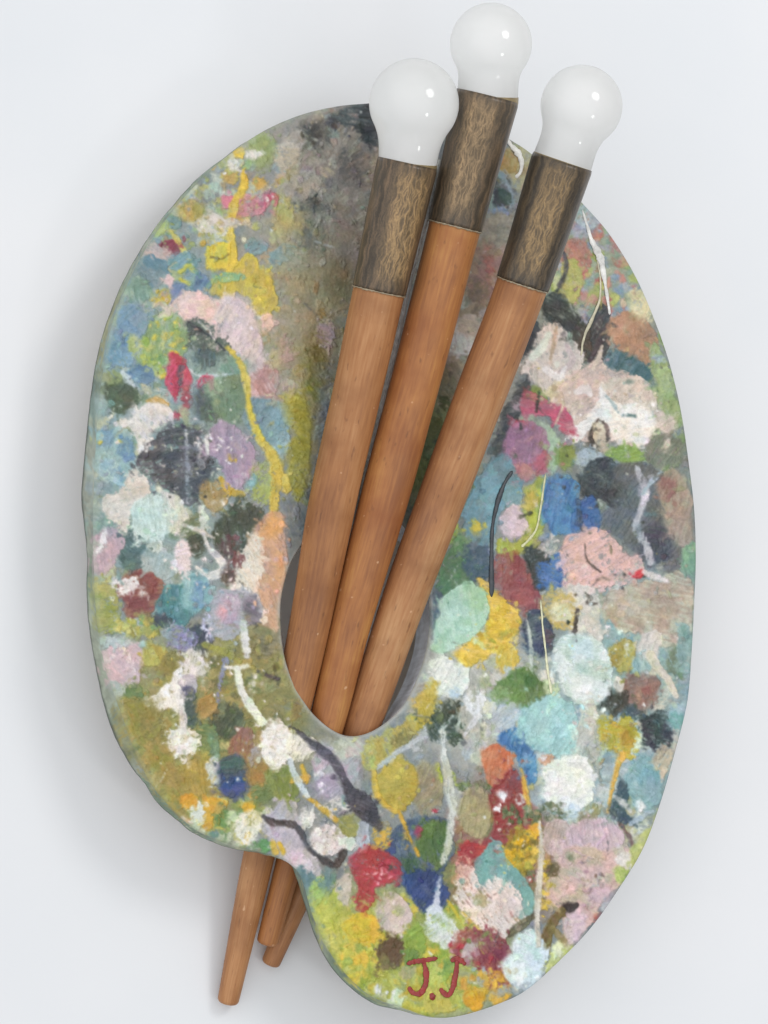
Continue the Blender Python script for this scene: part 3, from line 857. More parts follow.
def apply(sdf, box, colour, r=3.0, d=0.3, o=1.0, h=0.6, s=0.95, warp=True):
    """lay one daub: sdf(X, Y) is the distance inside its outline"""
    r = min(r, 0.45 * min(box[2] - box[0], box[3] - box[1]))
    pad = 4 + r + s
    i0 = max(0, int((box[0] - pad - X0) * K)); i1 = min(W, int((box[2] + pad - X0) * K) + 1)
    j0 = max(0, int((box[1] - pad - Y0) * K)); j1 = min(H, int((box[3] + pad - Y0) * K) + 1)
    if i1 <= i0 or j1 <= j0: return
    X, Y = np.meshgrid(gx[i0:i1], gy[j0:j1])
    dj, di = rng.integers(0, H - (j1 - j0) + 1), rng.integers(0, W - (i1 - i0) + 1)
    sl = (slice(dj, dj + j1 - j0), slice(di, di + i1 - i0))
    st = STREAK[rng.integers(0, 8)][sl]
    n9, n4, n2, n1, n20 = N9[sl], N4[sl], N2[sl], N1[sl], N20[sl]
    A = min(5.0, 0.22 * min(box[2] - box[0], box[3] - box[1])) * (0.36 if warp else 0)
    sd = sdf(X + A * (n20b[sl] * 1.3 + 0.5 * n9), Y + A * (N14[sl] * 1.3 + 0.5 * N9b[sl]))
    f = sd + r * (0.6 * n9 + 0.42 * n4) + 0.22 * r * n2 * min(1, d + .3) + d * 2.6 * (0.45 * n2 + 0.8 * st)
    sl_ = s * (0.7 + 3.2 * np.clip(0.5 + n20b[sl], 0, 1) ** 2 * min(1.0, 0.25 * r))
    a = sstep(-sl_, sl_, f)
    thin = sstep(1.25 - 0.95 * d, 1.5 - 0.8 * d, np.abs(st) + 0.55 * n2 + 0.45 * n9 + 0.25 * n4)      # bristles let the coat below through
    a = a * (1 - 0.75 * thin * min(1, d * 1.6)) * o
    under = RGB[j0:j1, i0:i1]
    base = srgb(colour)
    if base.mean() > 0.76: base = np.minimum(base * 1.015, 0.95)
    base = base + (0.62 - SAT * 0.62) * 0 + (base.mean() - base) * (1 - SAT)
    other = base + rng.uniform(-0.07, 0.07) + rng.uniform(-0.035, 0.035, 3)
    q = sstep(-0.25, 0.45, n9 + 0.7 * st + 0.4 * n20)[..., None]
    c = (base * (1 - q) + other * q) * (1 + 0.05 * st + 0.045 * n4 + 0.02 * n1)[..., None]
    c = c + np.stack([0.022 * n20 + 0.012 * n4, 0.012 * n9, -0.022 * n20 + 0.012 * n2], -1)
    mixu = np.clip(0.05 + 0.15 * n9 + 0.12 * st, 0, 0.32)[..., None]
    c = c * (1 - mixu) + under * mixu
    RGB[j0:j1, i0:i1] = under * (1 - a[..., None]) + c * a[..., None]
    ridge = np.exp(-((f - 1.2) / 1.3) ** 2)
    hh = h * (0.7 + 0.45 * st + 0.35 * n4 + 0.25 * n2 + 0.55 * ridge)
    old = HGT[j0:j1, i0:i1]
    HGT[j0:j1, i0:i1] = old * (1 - a) + a * (0.45 * old + hh)

def ell(cx, cy, rx, ry, rot=0.0):
    ca, sa = math.cos(math.radians(rot)), math.sin(math.radians(rot))
    m = min(rx, ry)
    def f(X, Y):
        dx, dy = X - cx, Y - cy
        return (1 - np.hypot((dx * ca + dy * sa) / rx, (-dx * sa + dy * ca) / ry)) * m
    R = max(rx, ry) if rot else None
    return f, (cx - (R or rx), cy - (R or ry), cx + (R or rx), cy + (R or ry))

def poly(pts):
    P = catmull(pts, 5, True); Q = np.roll(P, -1, 0)
    def f(X, Y):
        d2 = np.full(X.shape, 1e9); ins = np.zeros(X.shape, bool)
        for (ax, ay), (bx, by) in zip(P, Q):
            ex, ey = bx - ax, by - ay
            t = np.clip(((X - ax) * ex + (Y - ay) * ey) / (ex * ex + ey * ey + 1e-9), 0, 1)
            d2 = np.minimum(d2, (X - ax - t * ex) ** 2 + (Y - ay - t * ey) ** 2)
            if ay != by:
                ins ^= ((ay > Y) != (by > Y)) & (X < ex * (Y - ay) / (by - ay) + ax)
        return np.where(ins, 1, -1) * np.sqrt(d2)
    return f, (*P.min(0), *P.max(0))

def stroke(pts):
    P = catmull(pts, 5)
    def f(X, Y):
        best = np.full(X.shape, -1e9)
        for a, b in zip(P[:-1], P[1:]):
            ex, ey = b[0] - a[0], b[1] - a[1]
            t = np.clip(((X - a[0]) * ex + (Y - a[1]) * ey) / (ex * ex + ey * ey + 1e-9), 0, 1)
            best = np.maximum(best, (a[2] + t * (b[2] - a[2])) / 2 - np.hypot(X - a[0] - t * ex, Y - a[1] - t * ey))
        return best
    w = P[:, 2].max() / 2
    return f, (P[:, 0].min() - w, P[:, 1].min() - w, P[:, 0].max() + w, P[:, 1].max() + w)

def crumbs(f, box, c, opts):
    """broken bits of the same paint round a daub, and bare spots at its edge"""
    w, hgt = box[2] - box[0], box[3] - box[1]
    if min(w, hgt) < 11 or opts.get('s', 0) > 5: return
    m = int(min(7, 2 + (w + hgt) / 16))
    got = 0
    for _ in range(m * 8):
        x, y = rng.uniform(box[0] - 4, box[2] + 4), rng.uniform(box[1] - 4, box[3] + 4)
        v = float(f(np.array([[x]]), np.array([[y]]))[0, 0])
        if -4.5 < v < 2.5:
            sz = rng.uniform(0.8, 2.9)
            cc = c
            if v > 0.3:
                a = rng.uniform(0, 6.28); i = int(np.clip((x + 9 * math.cos(a) - X0) * K, 0, W - 1)); j = int(np.clip((y + 9 * math.sin(a) - Y0) * K, 0, H - 1))
                cc = '#%02x%02x%02x' % tuple(int(np.clip(t, 0, 1) * 255) for t in RGB[j, i])
            apply(*ell(x, y, sz, sz * rng.uniform(.35, .9), rng.uniform(0, 180)), cc, r=1.3, d=.4, o=rng.uniform(.6, 1), s=.6, h=opts.get('h', .6))
            got += 1
            if got >= m: return
def lay(line):
    if line.startswith('# ') or not line.strip(): return
    tk = line.split()
    opts = {t[0]: float(t[2:]) for t in tk if len(t) > 2 and t[1] == '='}
    tk = [t for t in tk if not (len(t) > 2 and t[1] == '=')]
    kind, c, rest = tk[0], tk[1], tk[2:]
    if kind == 'E':
        q = ell(*map(float, rest[0].split(','))); apply(*q, c, **opts); crumbs(*q, c, opts)
    elif kind == 'B':
        q = poly([tuple(map(float, t.split(','))) for t in rest]); apply(*q, c, **opts); crumbs(*q, c, opts)
    elif kind == 'S':
        L = []
        for t in rest:
            v = list(map(float, t.split(',')))
            if len(v) == 2: v = [v[0], v[1], L[-1][2] if L else 4.0]
            L.append(v)
        opts['r'] = min(opts.get('r', 1.0), 2.2); opts.setdefault('d', 0.3); opts['h'] = min(opts.get('h', 0.6), 0.75); opts.setdefault('o', 0.93)
        apply(*stroke(L), c, warp=False, **opts)
    else:
        cols = c.split(','); cx, cy, rx, ry = map(float, rest[0].split(',')); n = int(rest[1]); size = float(rest[2])
        opts.setdefault('d', 0.55); opts.setdefault('s', 0.9); opts.setdefault('h', 0.3 if n > 60 else 0.6)
        for _ in range(n):
            q = math.sqrt(rng.uniform()); th = rng.uniform(0, 2 * math.pi); sz = size * rng.uniform(0.5, 1.4)
            apply(*ell(cx + rx * q * math.cos(th), cy + ry * q * math.sin(th), sz, sz * rng.uniform(0.45, 1.0), rng.uniform(0, 180)), cols[rng.integers(len(cols))], r=min(3.0, sz * 0.6), **opts)

LINES = PAINT.strip().splitlines()
for line in LINES:
    if not line.startswith('S ') or 'h=1' not in line: lay(line)
# wet paint dragged over its neighbours
SMX = SAT; SAT = 1.0
for _ in range(2600):
    x, y = rng.uniform(88, 694), rng.uniform(106, 1014)
    i, j = int((x - X0) * K), int((y - Y0) * K)
    cc = RGB[j, i] * rng.uniform(0.94, 1.07)
    hx = '#%02x%02x%02x' % tuple(int(np.clip(t, 0, 1) * 255) for t in cc)
    L, wd, a = rng.uniform(3, 15), rng.uniform(1.5, 6), rng.uniform(0, math.pi) if rng.uniform() < .6 else rng.normal(math.pi / 2, .4)
    apply(*stroke([(x, y, wd), (x + L * .5 * math.cos(a) + rng.uniform(-2, 2), y + L * .5 * math.sin(a), wd * rng.uniform(.7, 1.2)), (x + L * math.cos(a), y + L * math.sin(a), wd * .5)]), hx, r=2.2, d=rng.uniform(.3, 1), o=rng.uniform(.5, .95), s=rng.uniform(.6, 1.6), h=rng.uniform(.2, .9))
for _ in range(2600):
    x, y = rng.uniform(88, 694), rng.uniform(106, 1014)
    a, q = rng.uniform(0, 2 * math.pi), rng.uniform(3, 20)
    i = int(np.clip((x + q * math.cos(a) - X0) * K, 0, W - 1)); j = int(np.clip((y + q * math.sin(a) - Y0) * K, 0, H - 1))
    cc = RGB[j, i] * rng.uniform(0.88, 1.14) + rng.uniform(-0.03, 0.03, 3)
    hx = '#%02x%02x%02x' % tuple(int(np.clip(t, 0, 1) * 255) for t in cc)
    sz = rng.uniform(0.9, 3.4)
    apply(*ell(x, y, sz, sz * rng.uniform(.35, 1), rng.uniform(0, 180)), hx, r=1.4, d=rng.uniform(.2, .9), o=rng.uniform(.45, .95), s=rng.uniform(.5, 1.2), h=rng.uniform(.3, 1.1))
SAT = SMX
for line in LINES:
    if line.startswith('S ') and 'h=1' in line: lay(line)
# flecks and scuffs all over
for _ in range(170):
    x, y = rng.uniform(85, 690), rng.uniform(110, 1010); sz = rng.uniform(0.5, 1.5)
    apply(*ell(x, y, sz, sz * rng.uniform(.5, 1), rng.uniform(0, 180)), ['#e4e2da', '#d8d8d0', '#e9e6dc', '#4b4e4c', '#d2c15a', '#c9cfd0'][rng.integers(6)], r=0.4, d=0.1, o=0.75, s=0.6)
for _ in range(70):
    x, y = rng.uniform(85, 690), rng.uniform(110, 1010); a = rng.uniform(0, math.pi); L = rng.uniform(6, 22)
    apply(*stroke([(x, y, .6), (x + L * .5 * math.cos(a) + rng.uniform(-2, 2), y + L * .5 * math.sin(a), 1.1), (x + L * math.cos(a), y + L * math.sin(a), .5)]), ['#dcdcd4', '#c9cfce', '#5a5f5c'][rng.integers(3)], r=0.6, d=0.8, o=0.6, s=0.6, h=.2)
for ax in (0, 1):                                                       # wet edges run into each other a little
    RGB = 0.25 * np.roll(RGB, 1, ax) + 0.5 * RGB + 0.25 * np.roll(RGB, -1, ax)
RGB *= (1 + 0.02 * N1 + 0.03 * N2)[..., None]
RGB = np.clip(RGB * 1.07 - 0.066, 0.03, 0.95)

# ------------------------------------------------------------------ outline of the palette
# front edge as seen; where the flank shows, the back edge is given too
EDGE = [((370, 103), None), (405, 100), (445, 106), (482, 122), (510, 139), (530, 152), (558, 176), (584, 204), (610, 234), (636, 276), (656, 322), (671, 366), (682, 413), (690, 467),
        (695, 511), (696.5, 558), (695, 602), (693, 641), (690, 685), (686, 712), (676, 751), (661, 803), (643, 850), (616, 894), (593, 926), (569, 952), (530, 988), (499, 1004),
        (460, 1016), (432, 1017), ((402, 1007), (403, 1011.5)), ((368, 994), (370, 1003)), ((337, 962), (337, 976)), ((315, 920), (318, 946)), ((304, 884), (304, 906)),
        ((297, 870), (292, 868)), ((284, 860), (279, 859)), ((262, 852.5), (258, 853.5)), ((232, 845), (228, 848)), ((200, 832), (195, 835)), ((182, 818), (178, 822)), ((164, 800), (158, 805)),
        ((151, 783), (143, 783)), ((142, 766), (132, 770)), ((133, 745), (121, 752)), ((123, 717), (111, 732)), ((113, 690), (102, 703)), ((104, 660), (93, 660)), ((98, 626), (87, 620)),
        ((95, 590), (85.5, 588)), ((94, 550), (86, 556)), ((93.5, 520), (82.5, 522)), ((94, 494), (80, 496)), ((96, 450), (84, 446)), ((99, 405), (88.5, 404)), ((104, 367), (94, 366)),
        ((112, 325), (104, 327)), ((127, 286), (120, 286)), ((145, 251), (140, 249)), ((168, 217), (164, 215)), ((195, 186), (192, 183)), (225, 158), (262, 132), (300, 115), (338, 106)]
HOLE = [(281, 606), (282, 637), (287, 664), (297, 689), (309, 708), (320, 720), (333, 730), (346, 735.5), (360, 735.5), (375, 730), (390, 719.5), (403, 706), (413, 689), (421, 669), (427, 648), (430, 622),
        (429, 594), (424, 566), (413, 540), (398, 520), (378, 508), (357, 505), (337, 510), (319, 522), (304, 543), (292, 562), (285, 582)]
fr, bk = [], []
for e in EDGE:
    if isinstance(e[0], tuple):
        f, b = e
    else:
        f, b = e, None
    fw = on_plane(*f, ZF)
    fr.append(fw[:2]); bk.append(on_plane(*b, ZB)[:2] if b else fw[:2])
OUT_F = catmull(fr, 14, True); OUT_B = catmull(bk, 14, True)
HOLE_W = catmull([on_plane(*p, ZF)[:2] for p in HOLE], 10, True)

def to_px(p):
    """inverse of on_plane on the front plane: layout point -> paint raster coordinates"""
    v = np.asarray(p, float) - CAM
    d = -(v @ BACK)
    return 384 + D * (v @ RIGHT) / d, 512 - D * (v @ UP) / d
OUT_PX = np.stack(to_px(np.c_[OUT_F, np.full(len(OUT_F), ZF)]), 1)
HOLE_PX = np.stack(to_px(np.c_[HOLE_W, np.full(len(HOLE_W), ZF)]), 1)

def inside(P):
    m = np.zeros((H, W), bool)
    Q = np.roll(P, -1, 0)
    for j, y in enumerate(gy):
        k = (P[:, 1] > y) != (Q[:, 1] > y)
        if not k.any(): continue
        xs = P[k, 0] + (y - P[k, 1]) / (Q[k, 1] - P[k, 1]) * (Q[k, 0] - P[k, 0])
        for x in xs: m[j] ^= gx < x
    return m
def near(P, pad=9):
    """distance to the outline and its nearest point, close to it"""
    dist = np.full((H, W), 99.0); px = np.zeros((H, W)); py = np.zeros((H, W))
    Q = np.roll(P, -1, 0)
    for a, b in zip(P, Q):
        i0 = max(0, int((min(a[0], b[0]) - pad - X0) * K)); i1 = min(W, int((max(a[0], b[0]) + pad - X0) * K) + 1)
        j0 = max(0, int((min(a[1], b[1]) - pad - Y0) * K)); j1 = min(H, int((max(a[1], b[1]) + pad - Y0) * K) + 1)
        X, Y = np.meshgrid(gx[i0:i1], gy[j0:j1]); e = b - a
        t = np.clip(((X - a[0]) * e[0] + (Y - a[1]) * e[1]) / (e @ e + 1e-9), 0, 1)
        qx, qy = a[0] + t * e[0], a[1] + t * e[1]; dd = np.hypot(X - qx, Y - qy)
        s = (slice(j0, j1), slice(i0, i1)); k = dd < dist[s]
        dist[s] = np.where(k, dd, dist[s]); px[s] = np.where(k, qx, px[s]); py[s] = np.where(k, qy, py[s])
    return dist, px, py
MASK = inside(OUT_PX) & ~inside(HOLE_PX)
d1, px1, py1 = near(OUT_PX); d2, px2, py2 = near(HOLE_PX)
DIST = np.minimum(d1, d2); NX = np.where(d1 < d2, px1, px2); NY = np.where(d1 < d2, py1, py2)
RAD = np.where(d1 < d2, EDGE_R, 2.0)

# worn, greyish rim round the hole and along the rounded edge
rim = np.exp(-(d2 / 3.5) ** 2) * (0.75 + 0.35 * N9)
RGB = RGB * (1 - np.clip(rim, 0, 1)[..., None]) + srgb('#aeb0ab') * np.clip(rim, 0, 1)[..., None]
wear = sstep(6, 0, d1 + 3 * N9 + 2 * N2) * 0.28 * (gx[None, :] < 330)
RGB = RGB * (1 - wear[..., None]) + (srgb('#a3b09a') * (1 + 0.1 * N4[..., None])) * wear[..., None]

# ------------------------------------------------------------------ the palette
PAL = empty('artist_palette', tuple(np.array([40, -60, ZB]) * S),
            'big kidney-shaped wooden palette caked in multicoloured oil paint daubs with an oval thumb hole', 'palette')
paint_mat = mat_paint()
cell = MASK[:-1, :-1].astype(int) + MASK[1:, :-1] + MASK[:-1, 1:] + MASK[1:, 1:] >= 3
use = np.zeros((H, W), bool)
use[:-1, :-1] |= cell; use[1:, :-1] |= cell; use[:-1, 1:] |= cell; use[1:, 1:] |= cell
full = np.zeros((H, W), int)
full[:-1, :-1] += cell; full[1:, :-1] += cell; full[:-1, 1:] += cell; full[1:, 1:] += cell
border = use & (full < 4)
XX, YY = np.meshgrid(gx, gy)
dist_in = np.where(border, 0.0, DIST)
XX = np.where(border, NX, XX); YY = np.where(border, NY, YY)
drop = np.where(dist_in < RAD, RAD - np.sqrt(np.maximum(0, RAD ** 2 - (RAD - np.minimum(dist_in, RAD)) ** 2)), 0)
idx = -np.ones((H, W), int); idx[use] = np.arange(use.sum())
P3 = on_plane(XX[use], YY[use], np.full(use.sum(), ZF))
P3[:, 2] += (1.5 * np.minimum(HGT[use], 1.5) + 0.1 * N2[use]) * np.clip(dist_in[use] / 3, 0, 1) - drop[use]
jj, ii = np.nonzero(cell)
quads = np.stack([idx[jj, ii], idx[jj + 1, ii], idx[jj + 1, ii + 1], idx[jj, ii + 1]], 1)
me = bpy.data.meshes.new('painted_face')
me.vertices.add(len(P3)); me.vertices.foreach_set('co', (P3 * S).astype(np.float32).ravel())
me.loops.add(quads.size); me.loops.foreach_set('vertex_index', quads.astype(np.int32).ravel())
me.polygons.add(len(quads)); me.polygons.foreach_set('loop_start', np.arange(0, quads.size, 4, dtype=np.int32))
me.polygons.foreach_set('use_smooth', np.ones(len(quads), bool))
me.update(calc_edges=True)
at = me.color_attributes.new('paint', 'FLOAT_COLOR', 'POINT')
c4 = np.ones((len(P3), 4), np.float32); c4[:, :3] = lin(RGB[use])
at.data.foreach_set('color', c4.ravel())
me.materials.append(paint_mat)
FACE = bpy.data.objects.new('painted_face', me); col.objects.link(FACE)
FACE.parent = PAL; FACE.matrix_parent_inverse = PAL.matrix_world.inverted()

def strip_rows(rings, closed=True):
    faces = []
    n = len(rings[0])
    for r in range(len(rings) - 1):
        for i in range(n):
            k = (i + 1) % n
            faces.append((r * n + i, (r + 1) * n + i, (r + 1) * n + k, r * n + k))
    return faces

def board():
    n = len(OUT_F)
    nrm = np.roll(OUT_F, -1, 0) - np.roll(OUT_F, 1, 0); nrm = np.stack([-nrm[:, 1], nrm[:, 0]], 1)
    nrm /= np.linalg.norm(nrm, axis=1)[:, None]                      # clockwise outline: left normal points outwards
    if np.sum((OUT_F - OUT_F.mean(0)) * nrm) < 0: nrm = -nrm
    s = np.linspace(0, 2 * math.pi, n, endpoint=False)
    wob = sum(rng.uniform(.15, .42) * np.sin(k * s + rng.uniform(0, 6)) for k in (23, 41, 67, 97, 131))
    rings = []; cols = []
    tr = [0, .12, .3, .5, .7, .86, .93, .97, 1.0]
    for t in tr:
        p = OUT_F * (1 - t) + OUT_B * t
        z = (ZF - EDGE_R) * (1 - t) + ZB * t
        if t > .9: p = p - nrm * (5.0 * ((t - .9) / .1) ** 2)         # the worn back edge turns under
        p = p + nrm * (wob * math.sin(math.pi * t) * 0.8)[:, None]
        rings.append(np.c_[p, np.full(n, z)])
    verts = np.concatenate(rings)
    faces = strip_rows(rings)
    ps = ['#8f9a86', '#84947d', '#73876e', '#9a9f90', '#788c83', '#8f9270', '#7b8f7c', '#a0a894']
    base = np.array([srgb(c) for c in ps])
    seg = (np.cumsum(rng.uniform(0, 1, n) < 0.06)) % len(ps)
    inner = OUT_PX + (OUT_PX.mean(0) - OUT_PX) / np.linalg.norm(OUT_PX.mean(0) - OUT_PX, axis=1)[:, None] * 3
    samp = RGB[np.clip(((inner[:, 1] - Y0) * K).astype(int), 0, H - 1), np.clip(((inner[:, 0] - X0) * K).astype(int), 0, W - 1)]
    ker = np.ones(9) / 9
    smooth = np.stack([np.convolve(np.r_[base[seg][-4:, k], base[seg][:, k], base[seg][:4, k]], ker, 'valid') for k in range(3)], 1)
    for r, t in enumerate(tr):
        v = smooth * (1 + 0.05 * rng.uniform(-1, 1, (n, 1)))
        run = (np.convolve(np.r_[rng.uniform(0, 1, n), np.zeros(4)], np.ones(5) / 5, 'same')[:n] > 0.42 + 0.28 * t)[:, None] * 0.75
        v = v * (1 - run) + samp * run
        if t > .74: v = v * 0.15 + srgb('#434d45') * 0.85               # darker green towards the back edge
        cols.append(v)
    # hole wall
    nh = len(HOLE_W); off = len(verts)
    cen = HOLE_W.mean(0); low = np.clip(-(HOLE_W[:, 1] - cen[1]) / 110.0, 0, 1) * np.clip((cen[0] + 52 - HOLE_W[:, 0]) / 60, 0, 1)
    slant = np.stack([-22.0 * low, -86.0 * low], 1)                  # its lower side runs back on the slant, clear of the handles
    hr = [np.c_[HOLE_W + slant * q, np.full(nh, z)] for z, q in ((ZF - 2, 0), (ZF - 8, .13), (ZF - 20, .5), (ZB + 3, .95), (ZB, 1))]
    verts = np.concatenate([verts] + hr)
    faces += [tuple(off + i for i in reversed(f)) for f in strip_rows(hr)]
    for _ in hr: cols.append(np.tile(srgb('#dbe4ee'), (nh, 1)) * (1 + 0.05 * rng.uniform(-1, 1, (nh, 1))))
    # back
    A = rings[-1]; B = hr[-1]; ob = len(verts); hb = ob + n
    verts = np.concatenate([verts, A, B]); cols.append(np.tile(srgb('#cbbfa8'), (n + nh, 1)))
    tris = tessellate_polygon([[Vector((p[0], p[1], 0)) for p in A], [Vector((p[0], p[1], 0)) for p in B]])
    for t in tris: faces.append(tuple(ob + i if i < n else hb + i - n for i in t))
    cols = np.concatenate(cols)
    m, nt, b = nodes_of('painted_board')
    a = N(nt, 'ShaderNodeAttribute', attribute_name='paint'); tc = N(nt, 'ShaderNodeTexCoord')
    no = N(nt, 'ShaderNodeTexNoise', Scale=55.0, Detail=5.0); nt.links.new(tc.outputs['Object'], no.inputs['Vector'])
    r = ramp(nt, [(0.35, (0.78, .78, .78, 1)), (0.65, (1.15, 1.15, 1.15, 1))]); nt.links.new(no.outputs['Fac'], r.inputs[0])
    mx = N(nt, 'ShaderNodeMix', data_type='RGBA', blend_type='MULTIPLY'); mx.inputs[0].default_value = 1
    nt.links.new(a.outputs['Color'], mx.inputs[6]); nt.links.new(r.outputs[0], mx.inputs[7]); nt.links.new(mx.outputs[2], b.inputs['Base Color'])
    b.inputs['Roughness'].default_value = 0.6
    bp = N(nt, 'ShaderNodeBump', Strength=0.3, Distance=0.002); nt.links.new(no.outputs['Fac'], bp.inputs['Height']); nt.links.new(bp.outputs[0], b.inputs['Normal'])
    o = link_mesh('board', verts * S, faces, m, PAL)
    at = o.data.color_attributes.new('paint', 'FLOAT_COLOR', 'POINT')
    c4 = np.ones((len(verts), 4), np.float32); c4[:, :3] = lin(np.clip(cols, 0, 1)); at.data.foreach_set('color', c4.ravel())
    return o
board()

# batten that holds the palette off the backdrop, out of sight behind it
def batten():
    p = on_plane(590, 580, ZB)
    x, y = p[0], p[1]
    vs = []; w, h = 14, 60
    for z, g in ((0.5, 0), (6, 2), (ZB - 1, 2), (ZB - .4, 0)):
        for sx, sy in ((-1, -1), (1, -1), (1, 1), (-1, 1)): vs.append((x + sx * (w + g), y + sy * (h + g), z))
    fs = [(3, 2, 1, 0), (12, 13, 14, 15)] + [(r * 4 + i, r * 4 + (i + 1) % 4, r * 4 + 4 + (i + 1) % 4, r * 4 + 4 + i) for r in range(3) for i in range(4)]
    link_mesh('batten', np.array(vs) * S, fs, mat_drip('raw_pine', '#b59a74', .6), PAL, False)
batten()

# thick runs of paint that stand up from the surface
def surface_h(px, py):
    i = int(np.clip((px - X0) * K, 0, W - 1)); j = int(np.clip((py - Y0) * K, 0, H - 1))
    return 1.5 * float(HGT[max(0, j - 3):j + 4, max(0, i - 3):i + 4].max())
def run_mesh(pts, flat=0.55, wob=0.0):
    P = catmull(pts, 8)
    verts, faces = [], []
    n = 10
    C = np.array([on_plane(p[0], p[1], ZF) for p in P])
    T = np.gradient(C, axis=0); T /= np.linalg.norm(T, axis=1)[:, None]
    for k, (c, t, p) in enumerate(zip(C, T, P)):
        side = np.array([-t[1], t[0], 0]); w = p[2] / 2 * (1 + wob * (0.5 * math.sin(k * 0.37 + p[0]) + 0.35 * rng.uniform(-1, 1)))
        if k in (0, len(P) - 1): w *= 0.3
        base = c[2] + surface_h(p[0], p[1]) * 0.85
        for i in range(n):
            a = 2 * math.pi * i / n
            verts.append((c[0] + side[0] * w * math.cos(a), c[1] + side[1] * w * math.cos(a), base + w * flat * math.sin(a) + 0.15 * w))
    m = len(P)
    for k in range(m - 1):
        for i in range(n): faces.append((k * n + i, k * n + (i + 1) % n, (k + 1) * n + (i + 1) % n, (k + 1) * n + i))
    faces.append(tuple(reversed(range(n)))); faces.append(tuple((m - 1) * n + i for i in range(n)))
    return np.array(verts), faces
def drip(pts, colour, label, wob=.3, flat=.34):
    v, f = run_mesh(pts, flat, wob)
    o = link_mesh('paint_drip', v * S, f, mat_drip('paint_run', colour), PAL)
    o['label'] = label
drip([(582, 210, 2), (586, 224, 3), (591, 240, 5), (597, 252, 9), (601, 262, 8), (604, 280, 4.5), (607, 298, 3.5), (609, 315, 3)], '#efeee9', 'thick white run of paint near the right edge')
drip([(507, 139, 3), (511, 146, 5), (517, 153, 7), (521, 163, 5), (520, 172, 4), (515, 178, 3)], '#efede6', 'short white curl of paint at the top edge')
drip([(597, 258, 1.5), (600, 280, 2), (599, 300, 2.2), (591, 320, 3.5), (584, 336, 3), (580, 356, 2.5)], '#d6d0b4', 'thin cream thread of paint')
drip([(512, 471, 3), (504, 484, 4), (497, 503, 5), (492, 528, 4.5), (491, 560, 4.5), (491, 597, 5)], '#41474d', 'long dark grey run of paint')
drip([(545, 474, 2), (542, 495, 2.6), (539, 515, 2.6), (536, 529, 2.6), (529, 539, 2.6), (521, 547, 3)], '#d8d8ac', 'pale green thread of paint')
drip([(540, 600, 1.5), (542, 625, 2.2), (545, 650, 2.2), (548, 675, 2.6), (551, 694, 3)], '#dcdcba', 'pale thread of paint running down')

# the red initials at the bottom
def signature():
    V, F = [], []; off = 0
    for st in ([(406, 964, 3), (414, 961.5, 4), (423, 960.5, 4), (437, 958, 3)],
               [(423, 961, 3.5), (425.5, 972, 4.5), (425, 984, 4.5), (420, 993, 4.5), (413, 993, 4), (408, 987, 3)],
               [(430.5, 993, 4), (432, 997, 5), (433.5, 1000, 3)],
               [(450, 961, 3), (456, 958.5, 4), (461, 961, 4), (465, 965, 2.5)],
               [(456.5, 960, 3.5), (455.5, 972, 4.5), (453, 985, 4.5), (448, 995, 4.5), (442, 992, 3.5), (440, 988, 2.5)]):
        v, f = run_mesh([(x, y, w * 1.25) for x, y, w in st], 0.12, 0.3)
        V.append(v); F += [tuple(i + off for i in q) for q in f]; off += len(v)
    o = link_mesh('signature', np.concatenate(V) * S, F, mat_drip('red_paint', '#97332f'), PAL)
    o['label'] = "hand-painted red initials J.J"
signature()

# ------------------------------------------------------------------ the brushes
def sweep(C, R, seg=48, cap0=True, cap1=True):
    """round body along the points C (layout units) with radii R; returns verts, faces, uv (metres), wrap uv"""
    C = np.asarray(C, float); R = np.asarray(R, float)
    T = np.gradient(C, axis=0); T /= np.linalg.norm(T, axis=1)[:, None]
    arc = np.r_[0, np.cumsum(np.linalg.norm(np.diff(C, axis=0), axis=1))]
    verts, uvs, wrap = [], [], []
    for c, r, t, l in zip(C, R, T, arc):
        a = unit(np.cross(t, BACK)); b = np.cross(a, t)               # b looks towards the front
        for i in range(seg + 1):
            th = 2 * math.pi * i / seg
            verts.append(c + r * (-math.sin(th) * a - math.cos(th) * b))   # seam at the back, th = pi in front
            uvs.append((th * R.mean() * S, l * S)); wrap.append((i / seg, l / arc[-1]))
    n = seg + 1; faces = []
    for k in range(len(C) - 1):
        for i in range(seg): faces.append((k * n + i, k * n + i + 1, (k + 1) * n + i + 1, (k + 1) * n + i))
    return np.array(verts), faces, uvs, wrap
def add_uv(o, uvs, wrap):
    for nm, src in (('surface', uvs), ('wrap', wrap)):
        l = o.data.uv_layers.new(name=nm)
        for lp in o.data.loops: l.data[lp.index].uv = src[lp.vertex_index]
def swept(name, C, R, mat, parent, seg=48):
    v, f, u, w = sweep(C, R, seg)
    o = link_mesh(name, v * S, f, mat, parent); add_uv(o, u, w)
    return o
def rounded_ends(C, R, r0=0.0, r1=0.0, n=6):
    """close the ends of a body with a rounding of r0 / r1 before a flat face"""
    C = list(C); R = list(R)
    def end(c, t, r, q):
        cs, rs = [], []
        for k in range(n + 1):
            a = math.pi / 2 * k / n
            cs.append(c + t * q * math.sin(a)); rs.append(r - q * (1 - math.cos(a)))
        cs.append(c + t * q * 1.001); rs.append(0.05)
        return cs, rs
    C = np.array(C)
    t0 = unit(C[0] - C[1]); t1 = unit(C[-1] - C[-2])
    c0, q0 = end(C[0], t0, R[0], r0); c1, q1 = end(C[-1], t1, R[-1], r1)
    return np.array(c0[::-1][:-1] + list(C) + c1[1:]), np.array(q0[::-1][:-1] + R + q1[1:])

